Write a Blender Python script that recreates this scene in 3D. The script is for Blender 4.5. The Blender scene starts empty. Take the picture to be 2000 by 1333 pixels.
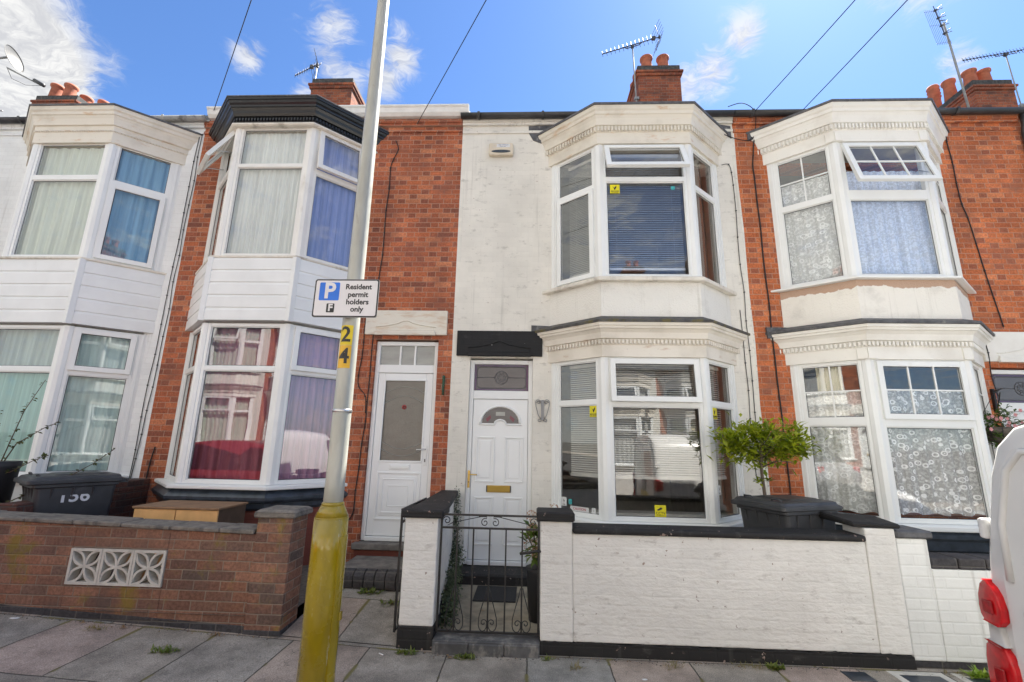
import bpy, bmesh, math, random
from mathutils import Vector, Matrix
R = math.radians
rnd = random.Random(7)
scene = bpy.context.scene
COL = scene.collection

# ------------------------------------------------------------------ camera, sky, sun, exposure
def cam_setup():
    P, Y, RR, H = R(12.55), R(-2.4), R(1.15), 1.68
    f = Vector((math.sin(Y)*math.cos(P), math.cos(Y)*math.cos(P), math.sin(P)))
    x0 = Vector((math.cos(Y), -math.sin(Y), 0)); u0 = x0.cross(f)
    X = math.cos(RR)*x0 + math.sin(RR)*u0; U = -math.sin(RR)*x0 + math.cos(RR)*u0
    cd = bpy.data.cameras.new('camera'); co = bpy.data.objects.new('camera', cd); COL.objects.link(co)
    m = Matrix((X, U, -f)).transposed().to_4x4(); m.translation = Vector((0, 0, H))
    co.matrix_world = m
    cd.sensor_width = 36; cd.lens = 36*880/2000; cd.clip_start = .02; cd.clip_end = 3000
    scene.camera = co
cam_setup()
SUN_EL, SUN_AZ = 55, 40                        # azimuth from +Y towards +X: behind the houses, to the right
SKY_STRENGTH, SUN_STRENGTH, EXPOSURE = 0.055, 5.0, 2.05
vs = scene.view_settings
scene.display_settings.display_device = 'sRGB'
vs.view_transform = 'Standard'; vs.look = 'None'; vs.gamma = 1; vs.use_curve_mapping = False
vs.exposure = EXPOSURE

class NT:
    """small helper to write node trees"""
    def __init__(s, tree):
        s.t = tree; s.n = tree.nodes; s.l = tree.links
    def new(s, kind, **kw):
        n = s.n.new(kind)
        for k, v in kw.items(): setattr(n, k, v)
        return n
    def put(s, sock, v):
        if hasattr(v, 'is_linked') or hasattr(v, 'links'): s.l.new(v, sock)
        elif v is not None:
            try: sock.default_value = v
            except Exception: sock.default_value = (*v, 1) if len(v) == 3 else v
    def m(s, op, a, b=None, c=None, clamp=False):
        n = s.new('ShaderNodeMath', operation=op, use_clamp=clamp)
        s.put(n.inputs[0], a)
        if b is not None: s.put(n.inputs[1], b)
        if c is not None: s.put(n.inputs[2], c)
        return n.outputs[0]
    def vm(s, op, a, b=None, out=0):
        n = s.new('ShaderNodeVectorMath', operation=op)
        s.put(n.inputs[0], a)
        if b is not None: s.put(n.inputs[1], b)
        return n.outputs[out]
    def mix(s, fac, a, b, mode='MIX'):
        n = s.new('ShaderNodeMix', data_type='RGBA', blend_type=mode)
        s.put(n.inputs[0], fac)
        for i, v in ((6, a), (7, b)):
            if isinstance(v, tuple) and len(v) == 3: v = (*v, 1)
            s.put(n.inputs[i], v)
        return n.outputs[2]
    def smooth(s, v, a, b, lo=0., hi=1.):
        n = s.new('ShaderNodeMapRange', interpolation_type='SMOOTHSTEP')
        s.put(n.inputs[0], v); s.put(n.inputs[1], a); s.put(n.inputs[2], b); s.put(n.inputs[3], lo); s.put(n.inputs[4], hi)
        return n.outputs[0]
    def noise(s, vec, scale, detail=3, rough=.55, out=0, dist=0.):
        n = s.new('ShaderNodeTexNoise'); s.put(n.inputs['Vector'], vec)
        n.inputs['Scale'].default_value = scale; n.inputs['Detail'].default_value = detail
        n.inputs['Roughness'].default_value = rough; n.inputs['Distortion'].default_value = dist
        return n.outputs[out]
    def obj(s):
        return s.new('ShaderNodeTexCoord').outputs['Object']
    def xyz(s, v):
        n = s.new('ShaderNodeSeparateXYZ'); s.put(n.inputs[0], v); return n.outputs
    def comb(s, x, y, z):
        n = s.new('ShaderNodeCombineXYZ')
        for i, v in enumerate((x, y, z)): s.put(n.inputs[i], v)
        return n.outputs[0]
    def scl(s, v, x, y, z):
        n = s.new('ShaderNodeMapping'); s.put(n.inputs[0], v); n.inputs['Scale'].default_value = (x, y, z); return n.outputs[0]
    def bump(s, h, strength=.3, dist=.01, normal=None):
        n = s.new('ShaderNodeBump'); s.put(n.inputs['Height'], h)
        n.inputs['Strength'].default_value = strength; n.inputs['Distance'].default_value = dist
        if normal is not None: s.put(n.inputs['Normal'], normal)
        return n.outputs[0]

def sky_setup():
    w = bpy.data.worlds.new('World'); scene.world = w; w.use_nodes = True
    t = NT(w.node_tree); t.n.clear()
    sky = t.new('ShaderNodeTexSky', sky_type='NISHITA')
    sky.sun_disc = False; sky.sun_elevation = R(SUN_EL); sky.sun_rotation = R(SUN_AZ)
    sky.air_density = 1.0; sky.dust_density = .35; sky.ozone_density = 2.2; sky.altitude = 100
    g = t.new('ShaderNodeTexCoord').outputs['Generated']
    base = t.mix(1.0, sky.outputs[0], (.60, .79, 1.03), 'MULTIPLY')
    # clouds: soft banks in given directions, torn by noise, plus scattered wisps elsewhere in the sky
    d = t.vm('NORMALIZE', g)
    dz = t.xyz(d)[2]
    flat = t.vm('DIVIDE', d, t.comb(t.m('MAXIMUM', dz, .08), t.m('MAXIMUM', dz, .08), t.m('MAXIMUM', dz, .08)))
    warp = t.vm('ADD', flat, t.vm('SCALE', t.noise(flat, 2.2, 4, .6, out=1), None))
    warp.node.inputs[1].links[0].from_node.inputs['Scale'].default_value = .5
    n1 = t.noise(warp, 4.2, 8, .62, dist=.3)
    n2 = t.noise(t.scl(warp, 1.0, 1.9, 1.0), 9, 8, .70, dist=.5)
    nn = t.m('ADD', t.m('MULTIPLY', n1, .55), t.m('MULTIPLY', n2, .45))
    tot = None
    def blob(v, r_in, r_out, gain, soft):
        nonlocal tot
        v = Vector(v).normalized()
        dot = t.vm('DOT_PRODUCT', d, tuple(v), out=1)
        ang = t.m('ARCCOSINE', t.m('MINIMUM', dot, .99999))
        k = t.m('MULTIPLY', t.smooth(ang, R(r_in), R(r_out), 1, 0), gain)
        c = t.smooth(t.m('ADD', t.m('MULTIPLY', nn, 1.5), t.m('MULTIPLY', k, .50)), .925, .955+soft*1.5, 0, 1)
        c = t.m('MULTIPLY', c, t.m('MINIMUM', k, 1.0))
        tot = c if tot is None else t.m('MAXIMUM', tot, c)
    blob((-.78, .47, .48), 5, 12, 1.45, .16)
    blob((-.74, .46, .55), 2, 9, 1.15, .2)
    blob((-.72, .53, .45), 2, 8.5, 1.25, .18)
    blob((-.655, .54, .535), 0, 5, .72, .3)
    for v, r_, g_ in (((-.345, .625, .70), 6, .86), ((-.36, .665, .655), 5, .76), ((-.33, .69, .65), 4.5, .68), ((-.245, .685, .686), 5, .88), ((-.275, .70, .655), 4.5, .88), ((-.23, .66, .71), 4.5, .66), ((-.479, .618, .623), 3.4, .84), ((-.41, .68, .61), 3.6, .72),
                  ((.353, .645, .678), 4.6, .92), ((.32, .69, .65), 5.5, .90), ((.28, .71, .64), 5, .80), ((.615, .575, .54), 3.6, .86), ((.49, .54, .68), 6, .68), ((.55, .53, .64), 5, .6)):
        blob(v, 0, r_, g_, .17)
    wis = t.smooth(t.m('ADD', nn, t.smooth(t.xyz(d)[0], .25, -.35, -.05, .10)), .43, .60, .10, .95)
    back = t.smooth(t.xyz(d)[1], .25, -.15, 0, 1)                          # broken cloud over the far side of the street
    wis = t.m('MULTIPLY', wis, back)
    tot = t.m('MAXIMUM', tot, wis)
    col = t.mix(tot, base, t.mix(back, t.mix(t.smooth(n2, .35, .65, 0, 1), (3.0, 3.05, 3.2), (4.3, 4.3, 4.25)), (6.1, 6.15, 5.75)))
    col = t.mix(t.smooth(dz, -.02, .0, 1, 0), col, (1.2, 1.2, 1.15))
    bg = t.new('ShaderNodeBackground'); t.put(bg.inputs[0], col); bg.inputs[1].default_value = SKY_STRENGTH
    out = t.new('ShaderNodeOutputWorld'); t.l.new(bg.outputs[0], out.inputs[0])
sky_setup()
def sun_setup():
    ld = bpy.data.lights.new('sun', 'SUN'); lo = bpy.data.objects.new('sun', ld); COL.objects.link(lo)
    ld.energy = SUN_STRENGTH; ld.angle = R(.5); ld.color = (1, .962, .88)
    d = Vector((math.sin(R(SUN_AZ))*math.cos(R(SUN_EL)), math.cos(R(SUN_AZ))*math.cos(R(SUN_EL)), math.sin(R(SUN_EL))))
    lo.rotation_euler = d.to_track_quat('Z', 'Y').to_euler(); lo.location = d*60
sun_setup()

# ------------------------------------------------------------------ materials
MATS = {}
def pbsdf(name):
    m = bpy.data.materials.new(name); m.use_nodes = True
    t = NT(m.node_tree); b = t.n['Principled BSDF']; MATS[name] = m
    return m, t, b
def simple(name, col, rough=.5, metal=0., var=.08, vscale=6., bump=0., bscale=60., spec=.5, dirt=None, dscale=3., dthr=.55):
    """plain paint / plastic / metal with slight tone variation, grime patches and fine bump"""
    m, t, b = pbsdf(name); o = t.obj()
    n = t.noise(o, vscale, 4)
    k = t.smooth(n, .3, .7, 1-var, 1+var)
    c = t.mix(1.0, (*col, 1), t.comb(k, k, k), 'MULTIPLY')
    if dirt:
        dn = t.noise(t.scl(o, 1, 1, .55), dscale, 7, .68)
        c = t.mix(t.smooth(dn, dthr, dthr+.18, 0, .85), c, (*dirt, 1))
    t.put(b.inputs['Base Color'], c)
    b.inputs['Roughness'].default_value = rough; b.inputs['Metallic'].default_value = metal
    b.inputs['Specular IOR Level'].default_value = spec
    if bump: t.put(b.inputs['Normal'], t.bump(t.noise(o, bscale, 4), bump, .004))
    return m
def bricknodes(t, o, flemish, L=.225, Hc=.075, mort=.005):
    """procedural bond; returns mortar mask, per-brick random, header flag"""
    x, y, z = t.xyz(o)
    wob = t.m('MULTIPLY', t.m('SUBTRACT', t.noise(o, 9, 2), .5), .006)
    u = t.m('ADD', t.m('ADD', x, y), wob); v = t.m('ADD', z, wob)
    rv = t.m('DIVIDE', v, Hc); row = t.m('FLOOR', rv); fr = t.m('FRACT', rv)
    odd = t.m('MULTIPLY', t.m('MODULO', t.m('ADD', row, 400), 2), .5)
    if flemish:
        per = L*1.5; u2 = t.m('ADD', t.m('DIVIDE', u, per), odd); cell = t.m('FLOOR', u2); fu = t.m('FRACT', u2)
        hd = t.m('GREATER_THAN', fu, .6667)
        mu = t.m('MINIMUM', t.m('MINIMUM', fu, t.m('SUBTRACT', 1., fu)), t.m('ABSOLUTE', t.m('SUBTRACT', fu, .6667)))
    else:
        per = L; u2 = t.m('ADD', t.m('DIVIDE', u, per), odd); cell = t.m('FLOOR', u2); fu = t.m('FRACT', u2)
        hd = 0.; mu = t.m('MINIMUM', fu, t.m('SUBTRACT', 1., fu))
    du = t.m('MULTIPLY', mu, per); dv = t.m('MULTIPLY', t.m('MINIMUM', fr, t.m('SUBTRACT', 1., fr)), Hc)
    dm = t.m('MINIMUM', du, dv)
    mask = t.smooth(dm, mort*.6, mort*1.3, 1, 0)
    wn = t.new('ShaderNodeTexWhiteNoise', noise_dimensions='3D')
    t.put(wn.inputs[0], t.comb(t.m('ADD', t.m('MULTIPLY', cell, 2), hd), row, 0.))
    return mask, wn.outputs[0], hd, dm
def brick(name, cols, mortar, flemish=True, Hc=.075, L=.225, header=None, moss=None, soot=None, mort=.005, cscale=1.0):
    m, t, b = pbsdf(name); o = t.obj()
    mask, wn, hd, dm = bricknodes(t, o, flemish, L, Hc, mort)
    r = t.new('ShaderNodeValToRGB'); t.put(r.inputs[0], wn)
    el = r.color_ramp.elements
    el[0].color = (*cols[0], 1); el[1].color = (*cols[-1], 1)
    for i, c in enumerate(cols[1:-1]): e = el.new((i+1)/(len(cols)-1)); e.color = (*c, 1)
    c = r.outputs[0]
    if header:
        k = t.m('MULTIPLY', hd, t.smooth(wn, .25, .6, .15, .8)); c = t.mix(k, c, (*header, 1))
    n = t.noise(o, 40, 4, .65); k = t.smooth(n, .25, .75, .66, 1.28)
    c = t.mix(1., c, t.comb(k, k, k), 'MULTIPLY')
    big = t.noise(o, 1.3*cscale, 5, .6)
    k2 = t.smooth(big, .3, .7, .70, 1.14); c = t.mix(1., c, t.comb(k2, k2, k2), 'MULTIPLY')
    mc = t.mix(t.noise(o, 25, 3), (*[q*.75 for q in mortar], 1), (*mortar, 1))
    c = t.mix(mask, c, mc)
    if soot: c = t.mix(t.smooth(t.noise(t.scl(o, 1, 1, 1.6), 2.2, 6, .65), .46, .72, 0, .75), c, (*soot, 1))
    if moss: c = t.mix(t.smooth(t.noise(o, 2.6, 6, .7), .53, .68, 0, .72), c, (*moss, 1))
    t.put(b.inputs['Base Color'], c); b.inputs['Roughness'].default_value = .88; b.inputs['Specular IOR Level'].default_value = .25
    h = t.m('ADD', t.smooth(dm, .001, .009, 0, 1), t.m('MULTIPLY', n, .35))
    t.put(b.inputs['Normal'], t.bump(h, .55, .006))
    return m
def painted_brick(name, paint, under, chip=.66, grime=(.34, .32, .28), gthr=.56, bstr=.4, flemish=True, Hc=.075, chipcol2=(.35, .33, .30), joint=.35, lump=0., jb=.55, horiz=False, drip=.36):
    m, t, b = pbsdf(name); o = t.obj()
    mask, wn, hd, dm = bricknodes(t, o, flemish, .225, Hc, .005)
    if horiz:                                   # thick paint: only the bed joints still read
        fz = t.m('FRACT', t.m('DIVIDE', t.m('ADD', t.xyz(o)[2], t.m('MULTIPLY', t.m('SUBTRACT', t.noise(o, 5, 3), .5), .022)), Hc)); dm = t.m('MULTIPLY', t.m('MINIMUM', fz, t.m('SUBTRACT', 1., fz)), Hc); mask = t.smooth(dm, .002, .007, 1, 0)
    k = t.smooth(wn, 0, 1, .975, 1.015)
    c = t.mix(1., (*paint, 1), t.comb(k, k, k), 'MULTIPLY')
    c = t.mix(t.m('MULTIPLY', mask, t.smooth(t.noise(o, 4, 4), .35, .7, .02, joint)), c, (*[q*.72 for q in paint], 1))
    big = t.noise(o, .9, 5, .6); k = t.smooth(big, .3, .7, .88, 1.05); c = t.mix(1., c, t.comb(k, k, k*1 if False else t.m('MULTIPLY', k, .995)), 'MULTIPLY')
    g = t.noise(t.scl(o, 1.0, 1.0, 2.2), 5, 8, .72); c = t.mix(t.smooth(g, gthr, gthr+.14, 0, .55), c, (*grime, 1))
    streak = t.noise(t.scl(o, 9, 9, .35), 1.4, 5, .6); c = t.mix(t.smooth(streak, .57, .72, 0, drip), c, (*grime, 1))
    sp = t.noise(o, 22, 5, .6); area = t.noise(o, 1.9, 3, .6)
    chipm = t.m('MULTIPLY', t.smooth(sp, chip, chip+.02, 0, 1), t.smooth(area, .43, .50, 0, 1))
    cc = t.mix(t.noise(o, 7, 2), (*under, 1), (*chipcol2, 1))
    c = t.mix(chipm, c, cc)
    t.put(b.inputs['Base Color'], c); b.inputs['Roughness'].default_value = .7; b.inputs['Specular IOR Level'].default_value = .3
    h = t.m('ADD', t.m('MULTIPLY', t.smooth(dm, .0, .012, 0, 1), jb), t.m('ADD', t.m('MULTIPLY', t.noise(o, 30, 5, .7), .7), t.m('ADD', t.m('MULTIPLY', chipm, -.4), t.m('MULTIPLY', t.noise(t.scl(o, 1, 1, 2), 11, 4, .6), lump))))
    t.put(b.inputs['Normal'], t.bump(h, bstr, .006))
    return m
def stained(name, paint, rust=(.42, .22, .09), rthr=.57, grime=(.42, .38, .30), rough=.55, amount=.8):
    """old gloss paint on timber cornice with rust runs"""
    m, t, b = pbsdf(name); o = t.obj()
    n = t.noise(t.scl(o, 1.2, 1.2, 5), 2.3, 7, .66)
    c = t.mix(t.smooth(t.noise(o, 2.6, 5), .42, .7, 0, .5), (*paint, 1), (*grime, 1))
    c = t.mix(t.smooth(n, rthr, rthr+.16, 0, amount), c, (*rust, 1))
    fl = t.noise(o, 30, 5, .7); c = t.mix(t.smooth(fl, .66, .70, 0, .6), c, (.30, .26, .21, 1))
    t.put(b.inputs['Base Color'], c); b.inputs['Roughness'].default_value = rough
    t.put(b.inputs['Normal'], t.bump(t.noise(o, 35, 4), .25, .004))
    return m
def pebbledash(name, paint, patch=None):
    m, t, b = pbsdf(name); o = t.obj()
    c = t.mix(t.smooth(t.noise(o, 3, 6, .65), .5, .75, 0, .5), (*paint, 1), (.50, .47, .42, 1))
    stk = t.noise(t.scl(o, 11, 11, .5), 1.3, 5, .65); c = t.mix(t.smooth(stk, .56, .72, 0, .4), c, (.44, .41, .35, 1))
    if patch:
        z = t.xyz(o)[2]
        e = t.m('ADD', z, t.m('MULTIPLY', t.m('SUBTRACT', t.noise(o, 7, 4), .5), .14))
        c = t.mix(t.smooth(e, patch[0], patch[0]+.012, 0, 1), c, (*patch[1], 1))
    t.put(b.inputs['Base Color'], c); b.inputs['Roughness'].default_value = .85
    v = t.new('ShaderNodeTexVoronoi'); t.put(v.inputs['Vector'], o); v.inputs['Scale'].default_value = 70
    t.put(b.inputs['Normal'], t.bump(v.outputs[0], .55, .008))
    return m
def glass(name, ior=2.35, tint=(.98, .99, .985), wave=.006):
    m = bpy.data.materials.new(name); m.use_nodes = True; MATS[name] = m
    t = NT(m.node_tree); t.n.clear(); o = t.obj()
    nrm = t.bump(t.noise(o, 1.1, 2), wave, .25)
    tr = t.new('ShaderNodeBsdfTransparent'); tr.inputs[0].default_value = (*tint, 1)
    gl = t.new('ShaderNodeBsdfGlossy'); gl.inputs['Roughness'].default_value = .0; t.put(gl.inputs['Normal'], nrm)
    g = t.new('ShaderNodeNewGeometry'); f0 = ((ior-1)/(ior+1))**2
    cosn = t.m('ABSOLUTE', t.vm('DOT_PRODUCT', g.outputs['Normal'], g.outputs['Incoming'], out=1))
    fr = t.m('ADD', t.m('MULTIPLY', t.m('POWER', t.m('SUBTRACT', 1., cosn), 5.), 1-f0), f0, clamp=True)
    mx = t.new('ShaderNodeMixShader'); t.put(mx.inputs[0], fr); t.l.new(tr.outputs[0], mx.inputs[1]); t.l.new(gl.outputs[0], mx.inputs[2])
    out = t.new('ShaderNodeOutputMaterial'); t.l.new(mx.outputs[0], out.inputs[0])
    return m
def frosted(name, col):
    m, t, b = pbsdf(name); o = t.obj()
    c = t.mix(t.noise(t.scl(o, 1, 1, 2.5), 5, 3), (*[q*.6 for q in col], 1), (*col, 1))
    t.put(b.inputs['Base Color'], c); b.inputs['Roughness'].default_value = .12
    b.inputs['Specular IOR Level'].default_value = .8
    t.put(b.inputs['Normal'], t.bump(t.noise(o, 60, 4, .6, dist=1.), .35, .01))
    return m
def cloth(name, col, trans=.35, lace=None, alpha=1.0, bands=0):
    """curtain fabric; lace = size of the ring pattern of a net curtain"""
    m = bpy.data.materials.new(name); m.use_nodes = True; MATS[name] = m
    t = NT(m.node_tree); t.n.clear(); o = t.obj()
    k = t.smooth(t.noise(t.scl(o, 12, 12, .4), 2, 3), .25, .75, .82, 1.12)
    c = t.mix(1., (*col, 1), t.comb(k, k, k), 'MULTIPLY')
    df = t.new('ShaderNodeBsdfDiffuse'); t.put(df.inputs[0], c)
    tl = t.new('ShaderNodeBsdfTranslucent'); t.put(tl.inputs[0], c)
    mx = t.new('ShaderNodeMixShader'); mx.inputs[0].default_value = trans
    t.l.new(df.outputs[0], mx.inputs[1]); t.l.new(tl.outputs[0], mx.inputs[2])
    res = mx.outputs[0]
    if lace or alpha < 1:
        a = alpha
        if lace:
            v = t.new('ShaderNodeTexVoronoi', feature='F1'); t.put(v.inputs['Vector'], t.scl(o, 1, .2, 1)); v.inputs['Scale'].default_value = lace
            ring = t.smooth(t.m('ABSOLUTE', t.m('SUBTRACT', v.outputs[0], .30)), .05, .13, 1, 0)
            dot = t.smooth(v.outputs[0], .05, .13, 1, 0)
            fine = t.smooth(t.noise(o, 38, 2), .50, .56, 0, .35)
            a = t.m('MAXIMUM', t.m('MAXIMUM', ring, dot), t.m('ADD', alpha, t.m('MULTIPLY', fine, .6)), clamp=True)
        tp = t.new('ShaderNodeBsdfTransparent'); m2 = t.new('ShaderNodeMixShader'); t.put(m2.inputs[0], a)
        t.l.new(tp.outputs[0], m2.inputs[1]); t.l.new(res, m2.inputs[2]); res = m2.outputs[0]
    out = t.new('ShaderNodeOutputMaterial'); t.l.new(res, out.inputs[0])
    return m
def slabs(name):
    m, t, b = pbsdf(name); o = t.obj(); x, y, z = t.xyz(o)
    wob = t.m('MULTIPLY', t.m('SUBTRACT', t.noise(o, 5, 3), .5), .02)
    y2 = t.m('ADD', t.m('ADD', t.m('DIVIDE', y, .82), 0.02), wob); row = t.m('FLOOR', y2); fy = t.m('FRACT', y2)
    x2 = t.m('ADD', t.m('ADD', t.m('DIVIDE', x, .64), wob), t.m('MULTIPLY', t.m('MODULO', t.m('ADD', row, 100), 2), .47)); cell = t.m('FLOOR', x2); fx = t.m('FRACT', x2)
    dm = t.m('MINIMUM', t.m('MULTIPLY', t.m('MINIMUM', fx, t.m('SUBTRACT', 1., fx)), .64), t.m('MULTIPLY', t.m('MINIMUM', fy, t.m('SUBTRACT', 1., fy)), .82))
    wn = t.new('ShaderNodeTexWhiteNoise', noise_dimensions='2D'); t.put(wn.inputs[0], t.comb(cell, row, 0.))
    r = t.new('ShaderNodeValToRGB'); r.color_ramp.interpolation = 'CONSTANT'; t.put(r.inputs[0], wn.outputs[0]); el = r.color_ramp.elements
    el[0].color = (.305, .27, .225, 1); el[1].position = .3; el[1].color = (.345, .28, .23, 1)
    e = el.new(.55); e.color = (.315, .285, .245, 1); e = el.new(.75); e.color = (.365, .29, .245, 1); e = el.new(.9); e.color = (.275, .26, .23, 1)
    grain = t.noise(o, 130, 5, .8); k = t.smooth(grain, .3, .7, .50, 1.5); c = t.mix(1., r.outputs[0], t.comb(k, k, k), 'MULTIPLY')
    st = t.noise(o, 2.3, 8, .72); k = t.smooth(st, .3, .7, .60, 1.22); c = t.mix(1., c, t.comb(k, k, k), 'MULTIPLY')
    spots = t.noise(o, 17, 3, .5); c = t.mix(t.smooth(spots, .70, .73, 0, .55), c, (.15, .14, .13, 1))
    pale = t.noise(o, 55, 2, .5); c = t.mix(t.smooth(pale, .72, .75, 0, .5), c, (.60, .57, .53, 1))
    blot = t.noise(o, 6, 7, .75); c = t.mix(t.smooth(blot, .56, .68, 0, .5), c, (.15, .135, .115, 1))
    cv = t.new('ShaderNodeTexVoronoi', feature='DISTANCE_TO_EDGE'); t.put(cv.inputs['Vector'], t.vm('ADD', o, t.vm('SCALE', t.noise(o, 3, 4, out=1), None))); cv.inputs['Scale'].default_value = 1.1
    crk = t.m('MULTIPLY', t.smooth(cv.outputs[0], .001, .004, 1, 0), t.smooth(t.noise(o, .8, 2), .52, .56, 0, .8)); c = t.mix(crk, c, (.06, .055, .045, 1))
    j = t.smooth(dm, .003, .010, 1, 0)
    jc = t.mix(t.smooth(t.noise(o, 3.3, 3), .50, .58, 0, 1), (.06, .054, .044, 1), (.16, .14, .055, 1))
    jw = t.smooth(dm, .004, t.m('ADD', .006, t.m('MULTIPLY', t.smooth(t.noise(o, 3.3, 3), .50, .6, 0, 1), .02)), 1, 0)
    c = t.mix(jw, c, jc)
    t.put(b.inputs['Base Color'], c); b.inputs['Roughness'].default_value = .9; b.inputs['Specular IOR Level'].default_value = .3
    h = t.m('ADD', t.smooth(dm, .0, .012, 0, 1), t.m('MULTIPLY', grain, .25))
    t.put(b.inputs['Normal'], t.bump(h, .5, .008))
    return m
def rooftiles(name, col):
    m, t, b = pbsdf(name); o = t.obj(); x, y, z = t.xyz(o)
    v = t.m('DIVIDE', y, .2); row = t.m('FLOOR', v); u = t.m('ADD', t.m('DIVIDE', x, .25), t.m('MULTIPLY', t.m('MODULO', t.m('ADD', row, 50), 2), .5))
    wn = t.new('ShaderNodeTexWhiteNoise', noise_dimensions='2D'); t.put(wn.inputs[0], t.comb(t.m('FLOOR', u), row, 0.))
    k = t.smooth(wn.outputs[0], 0, 1, .7, 1.2); t.put(b.inputs['Base Color'], t.mix(1., (*col, 1), t.comb(k, k, k), 'MULTIPLY'))
    b.inputs['Roughness'].default_value = .7
    t.put(b.inputs['Normal'], t.bump(t.m('ADD', t.m('FRACT', v), t.smooth(t.m('FRACT', u), 0, .05, 0, .5)), .6, .02))
    return m
def leafmat(name, a, bcol, trans=.3):
    m = bpy.data.materials.new(name); m.use_nodes = True; MATS[name] = m
    t = NT(m.node_tree); t.n.clear(); o = t.obj()
    gi = t.new('ShaderNodeNewGeometry').outputs['Random Per Island']
    c = t.mix(gi, (*a, 1), (*bcol, 1))
    df = t.new('ShaderNodeBsdfPrincipled'); t.put(df.inputs['Base Color'], c); df.inputs['Roughness'].default_value = .42
    tl = t.new('ShaderNodeBsdfTranslucent'); t.put(tl.inputs[0], t.mix(1., c, (1.3, 1.35, .7, 1), 'MULTIPLY'))
    mx = t.new('ShaderNodeMixShader'); mx.inputs[0].default_value = trans; t.l.new(df.outputs[0], mx.inputs[1]); t.l.new(tl.outputs[0], mx.inputs[2])
    out = t.new('ShaderNodeOutputMaterial'); t.l.new(mx.outputs[0], out.inputs[0])
    return m
M = MATS
brick('red brick', [(.20, .078, .055), (.43, .130, .063), (.50, .150, .066), (.36, .108, .056), (.56, .21, .105), (.45, .128, .060)], (.47, .29, .21), header=(.25, .085, .055), soot=(.22, .09, .062), mort=.0040)
brick('bright red brick', [(.40, .115, .050), (.52, .150, .058), (.60, .18, .068), (.48, .135, .055), (.66, .23, .10), (.54, .15, .058)], (.50, .30, .21), header=(.30, .10, .06), soot=(.26, .11, .07), mort=.0040)
brick('chimney brick', [(.25, .075, .042), (.40, .125, .058), (.32, .09, .048), (.20, .07, .045)], (.24, .19, .15), soot=(.075, .048, .042), mort=.004)
brick('garden brick', [(.22, .108, .070), (.275, .13, .082), (.17, .095, .072), (.31, .155, .10), (.125, .09, .075)], (.275, .215, .165), flemish=False, Hc=.080, L=.235, moss=(.20, .155, .018), soot=(.11, .082, .07), mort=.0042)
brick('blue brick', [(.05, .05, .055), (.075, .07, .072), (.06, .055, .055)], (.12, .11, .10), flemish=False)
brick('old dark brick', [(.12, .055, .045), (.17, .07, .05), (.08, .045, .04)], (.10, .085, .075), flemish=False, soot=(.05, .04, .038))
painted_brick('white painted brick', (.745, .715, .645), (.36, .22, .16), jb=.28, joint=.14, gthr=.54, chip=.665)
painted_brick('chipped white brick', (.77, .75, .69), (.36, .15, .10), chip=.60, gthr=.53)
painted_brick('white wall paint', (.76, .74, .70), (.34, .22, .17), chip=.665, bstr=.8, joint=.16, lump=2.2, jb=.20, horiz=True, drip=.05, gthr=.545, flemish=False, grime=(.40, .37, .34))
painted_brick('cool white brick', (.78, .79, .78), (.42, .18, .12), chip=.74, bstr=.5, gthr=.62)
painted_brick('white neighbour wall', (.79, .79, .76), (.40, .20, .14), chip=.75, bstr=.7, gthr=.62, flemish=False, Hc=.083, jb=.45, joint=.25)
painted_brick('black masonry paint', (.022, .021, .021), (.30, .12, .07), chip=.655, grime=(.09, .085, .08), bstr=.5, flemish=False, chipcol2=(.45, .43, .40))
painted_brick('black stone paint', (.018, .018, .019), (.45, .44, .42), chip=.72, grime=(.05, .05, .05), bstr=.3, flemish=False, chipcol2=(.6, .6, .58))
painted_brick('red brick paint', (.20, .06, .042), (.3, .2, .15), chip=.7, grime=(.12, .06, .05))
stained('cream cornice paint', (.77, .72, .63), rthr=.60, grime=(.52, .47, .39), amount=.65)
stained('white cornice paint', (.80, .78, .72), rthr=.70, amount=.35, grime=(.62, .58, .51))
stained('weathered cornice paint', (.72, .67, .57), rust=(.52, .27, .09), rthr=.555, grime=(.46, .41, .33), amount=.7)
stained('lintel stone paint', (.70, .66, .57), rust=(.52, .34, .20), rthr=.50, grime=(.58, .52, .44), amount=.55)
simple('black cornice paint', (.012, .0125, .014), .28, var=.3, bump=.15, dirt=(.05, .05, .05), dthr=.62)
pebbledash('white pebbledash', (.78, .76, .70)); pebbledash('patched pebbledash', (.80, .77, .70), (3.60, (.48, .33, .24)))
simple('upvc white', (.79, .80, .78), .32, var=.03, vscale=2, dirt=(.60, .58, .53), dscale=2.2, dthr=.62)
simple('old upvc', (.76, .75, .71), .38, var=.04, vscale=2, dirt=(.55, .52, .45), dscale=2.6, dthr=.57)
simple('board white', (.77, .785, .775), .36, var=.035, vscale=3, dirt=(.60, .59, .57), dscale=3, dthr=.63)
simple('door white', (.79, .80, .79), .30, var=.02, vscale=2)
simple('sill paint', (.70, .66, .58), .5, dirt=(.35, .31, .25), dthr=.52)
simple('lead', (.085, .085, .09), .6, var=.3, vscale=14, bump=.5, bscale=40, dirt=(.26, .25, .23), dscale=12, dthr=.56)
simple('mossy lead', (.075, .072, .07), .75, var=.3, vscale=14, bump=.7, bscale=40, dirt=(.14, .115, .03), dscale=8, dthr=.50)
simple('blue black sill', (.035, .045, .058), .3, var=.35, vscale=9, bump=.2, dirt=(.16, .18, .20), dscale=7, dthr=.60)
simple('gutter black', (.04, .04, .042), .42, var=.25, dirt=(.16, .16, .155), dscale=4, dthr=.58)
simple('gutter white', (.76, .75, .72), .4, dirt=(.56, .54, .49), dthr=.6)
simple('gutter old', (.40, .39, .36), .7, bump=.4, dirt=(.12, .115, .10), dscale=6, dthr=.48)
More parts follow.
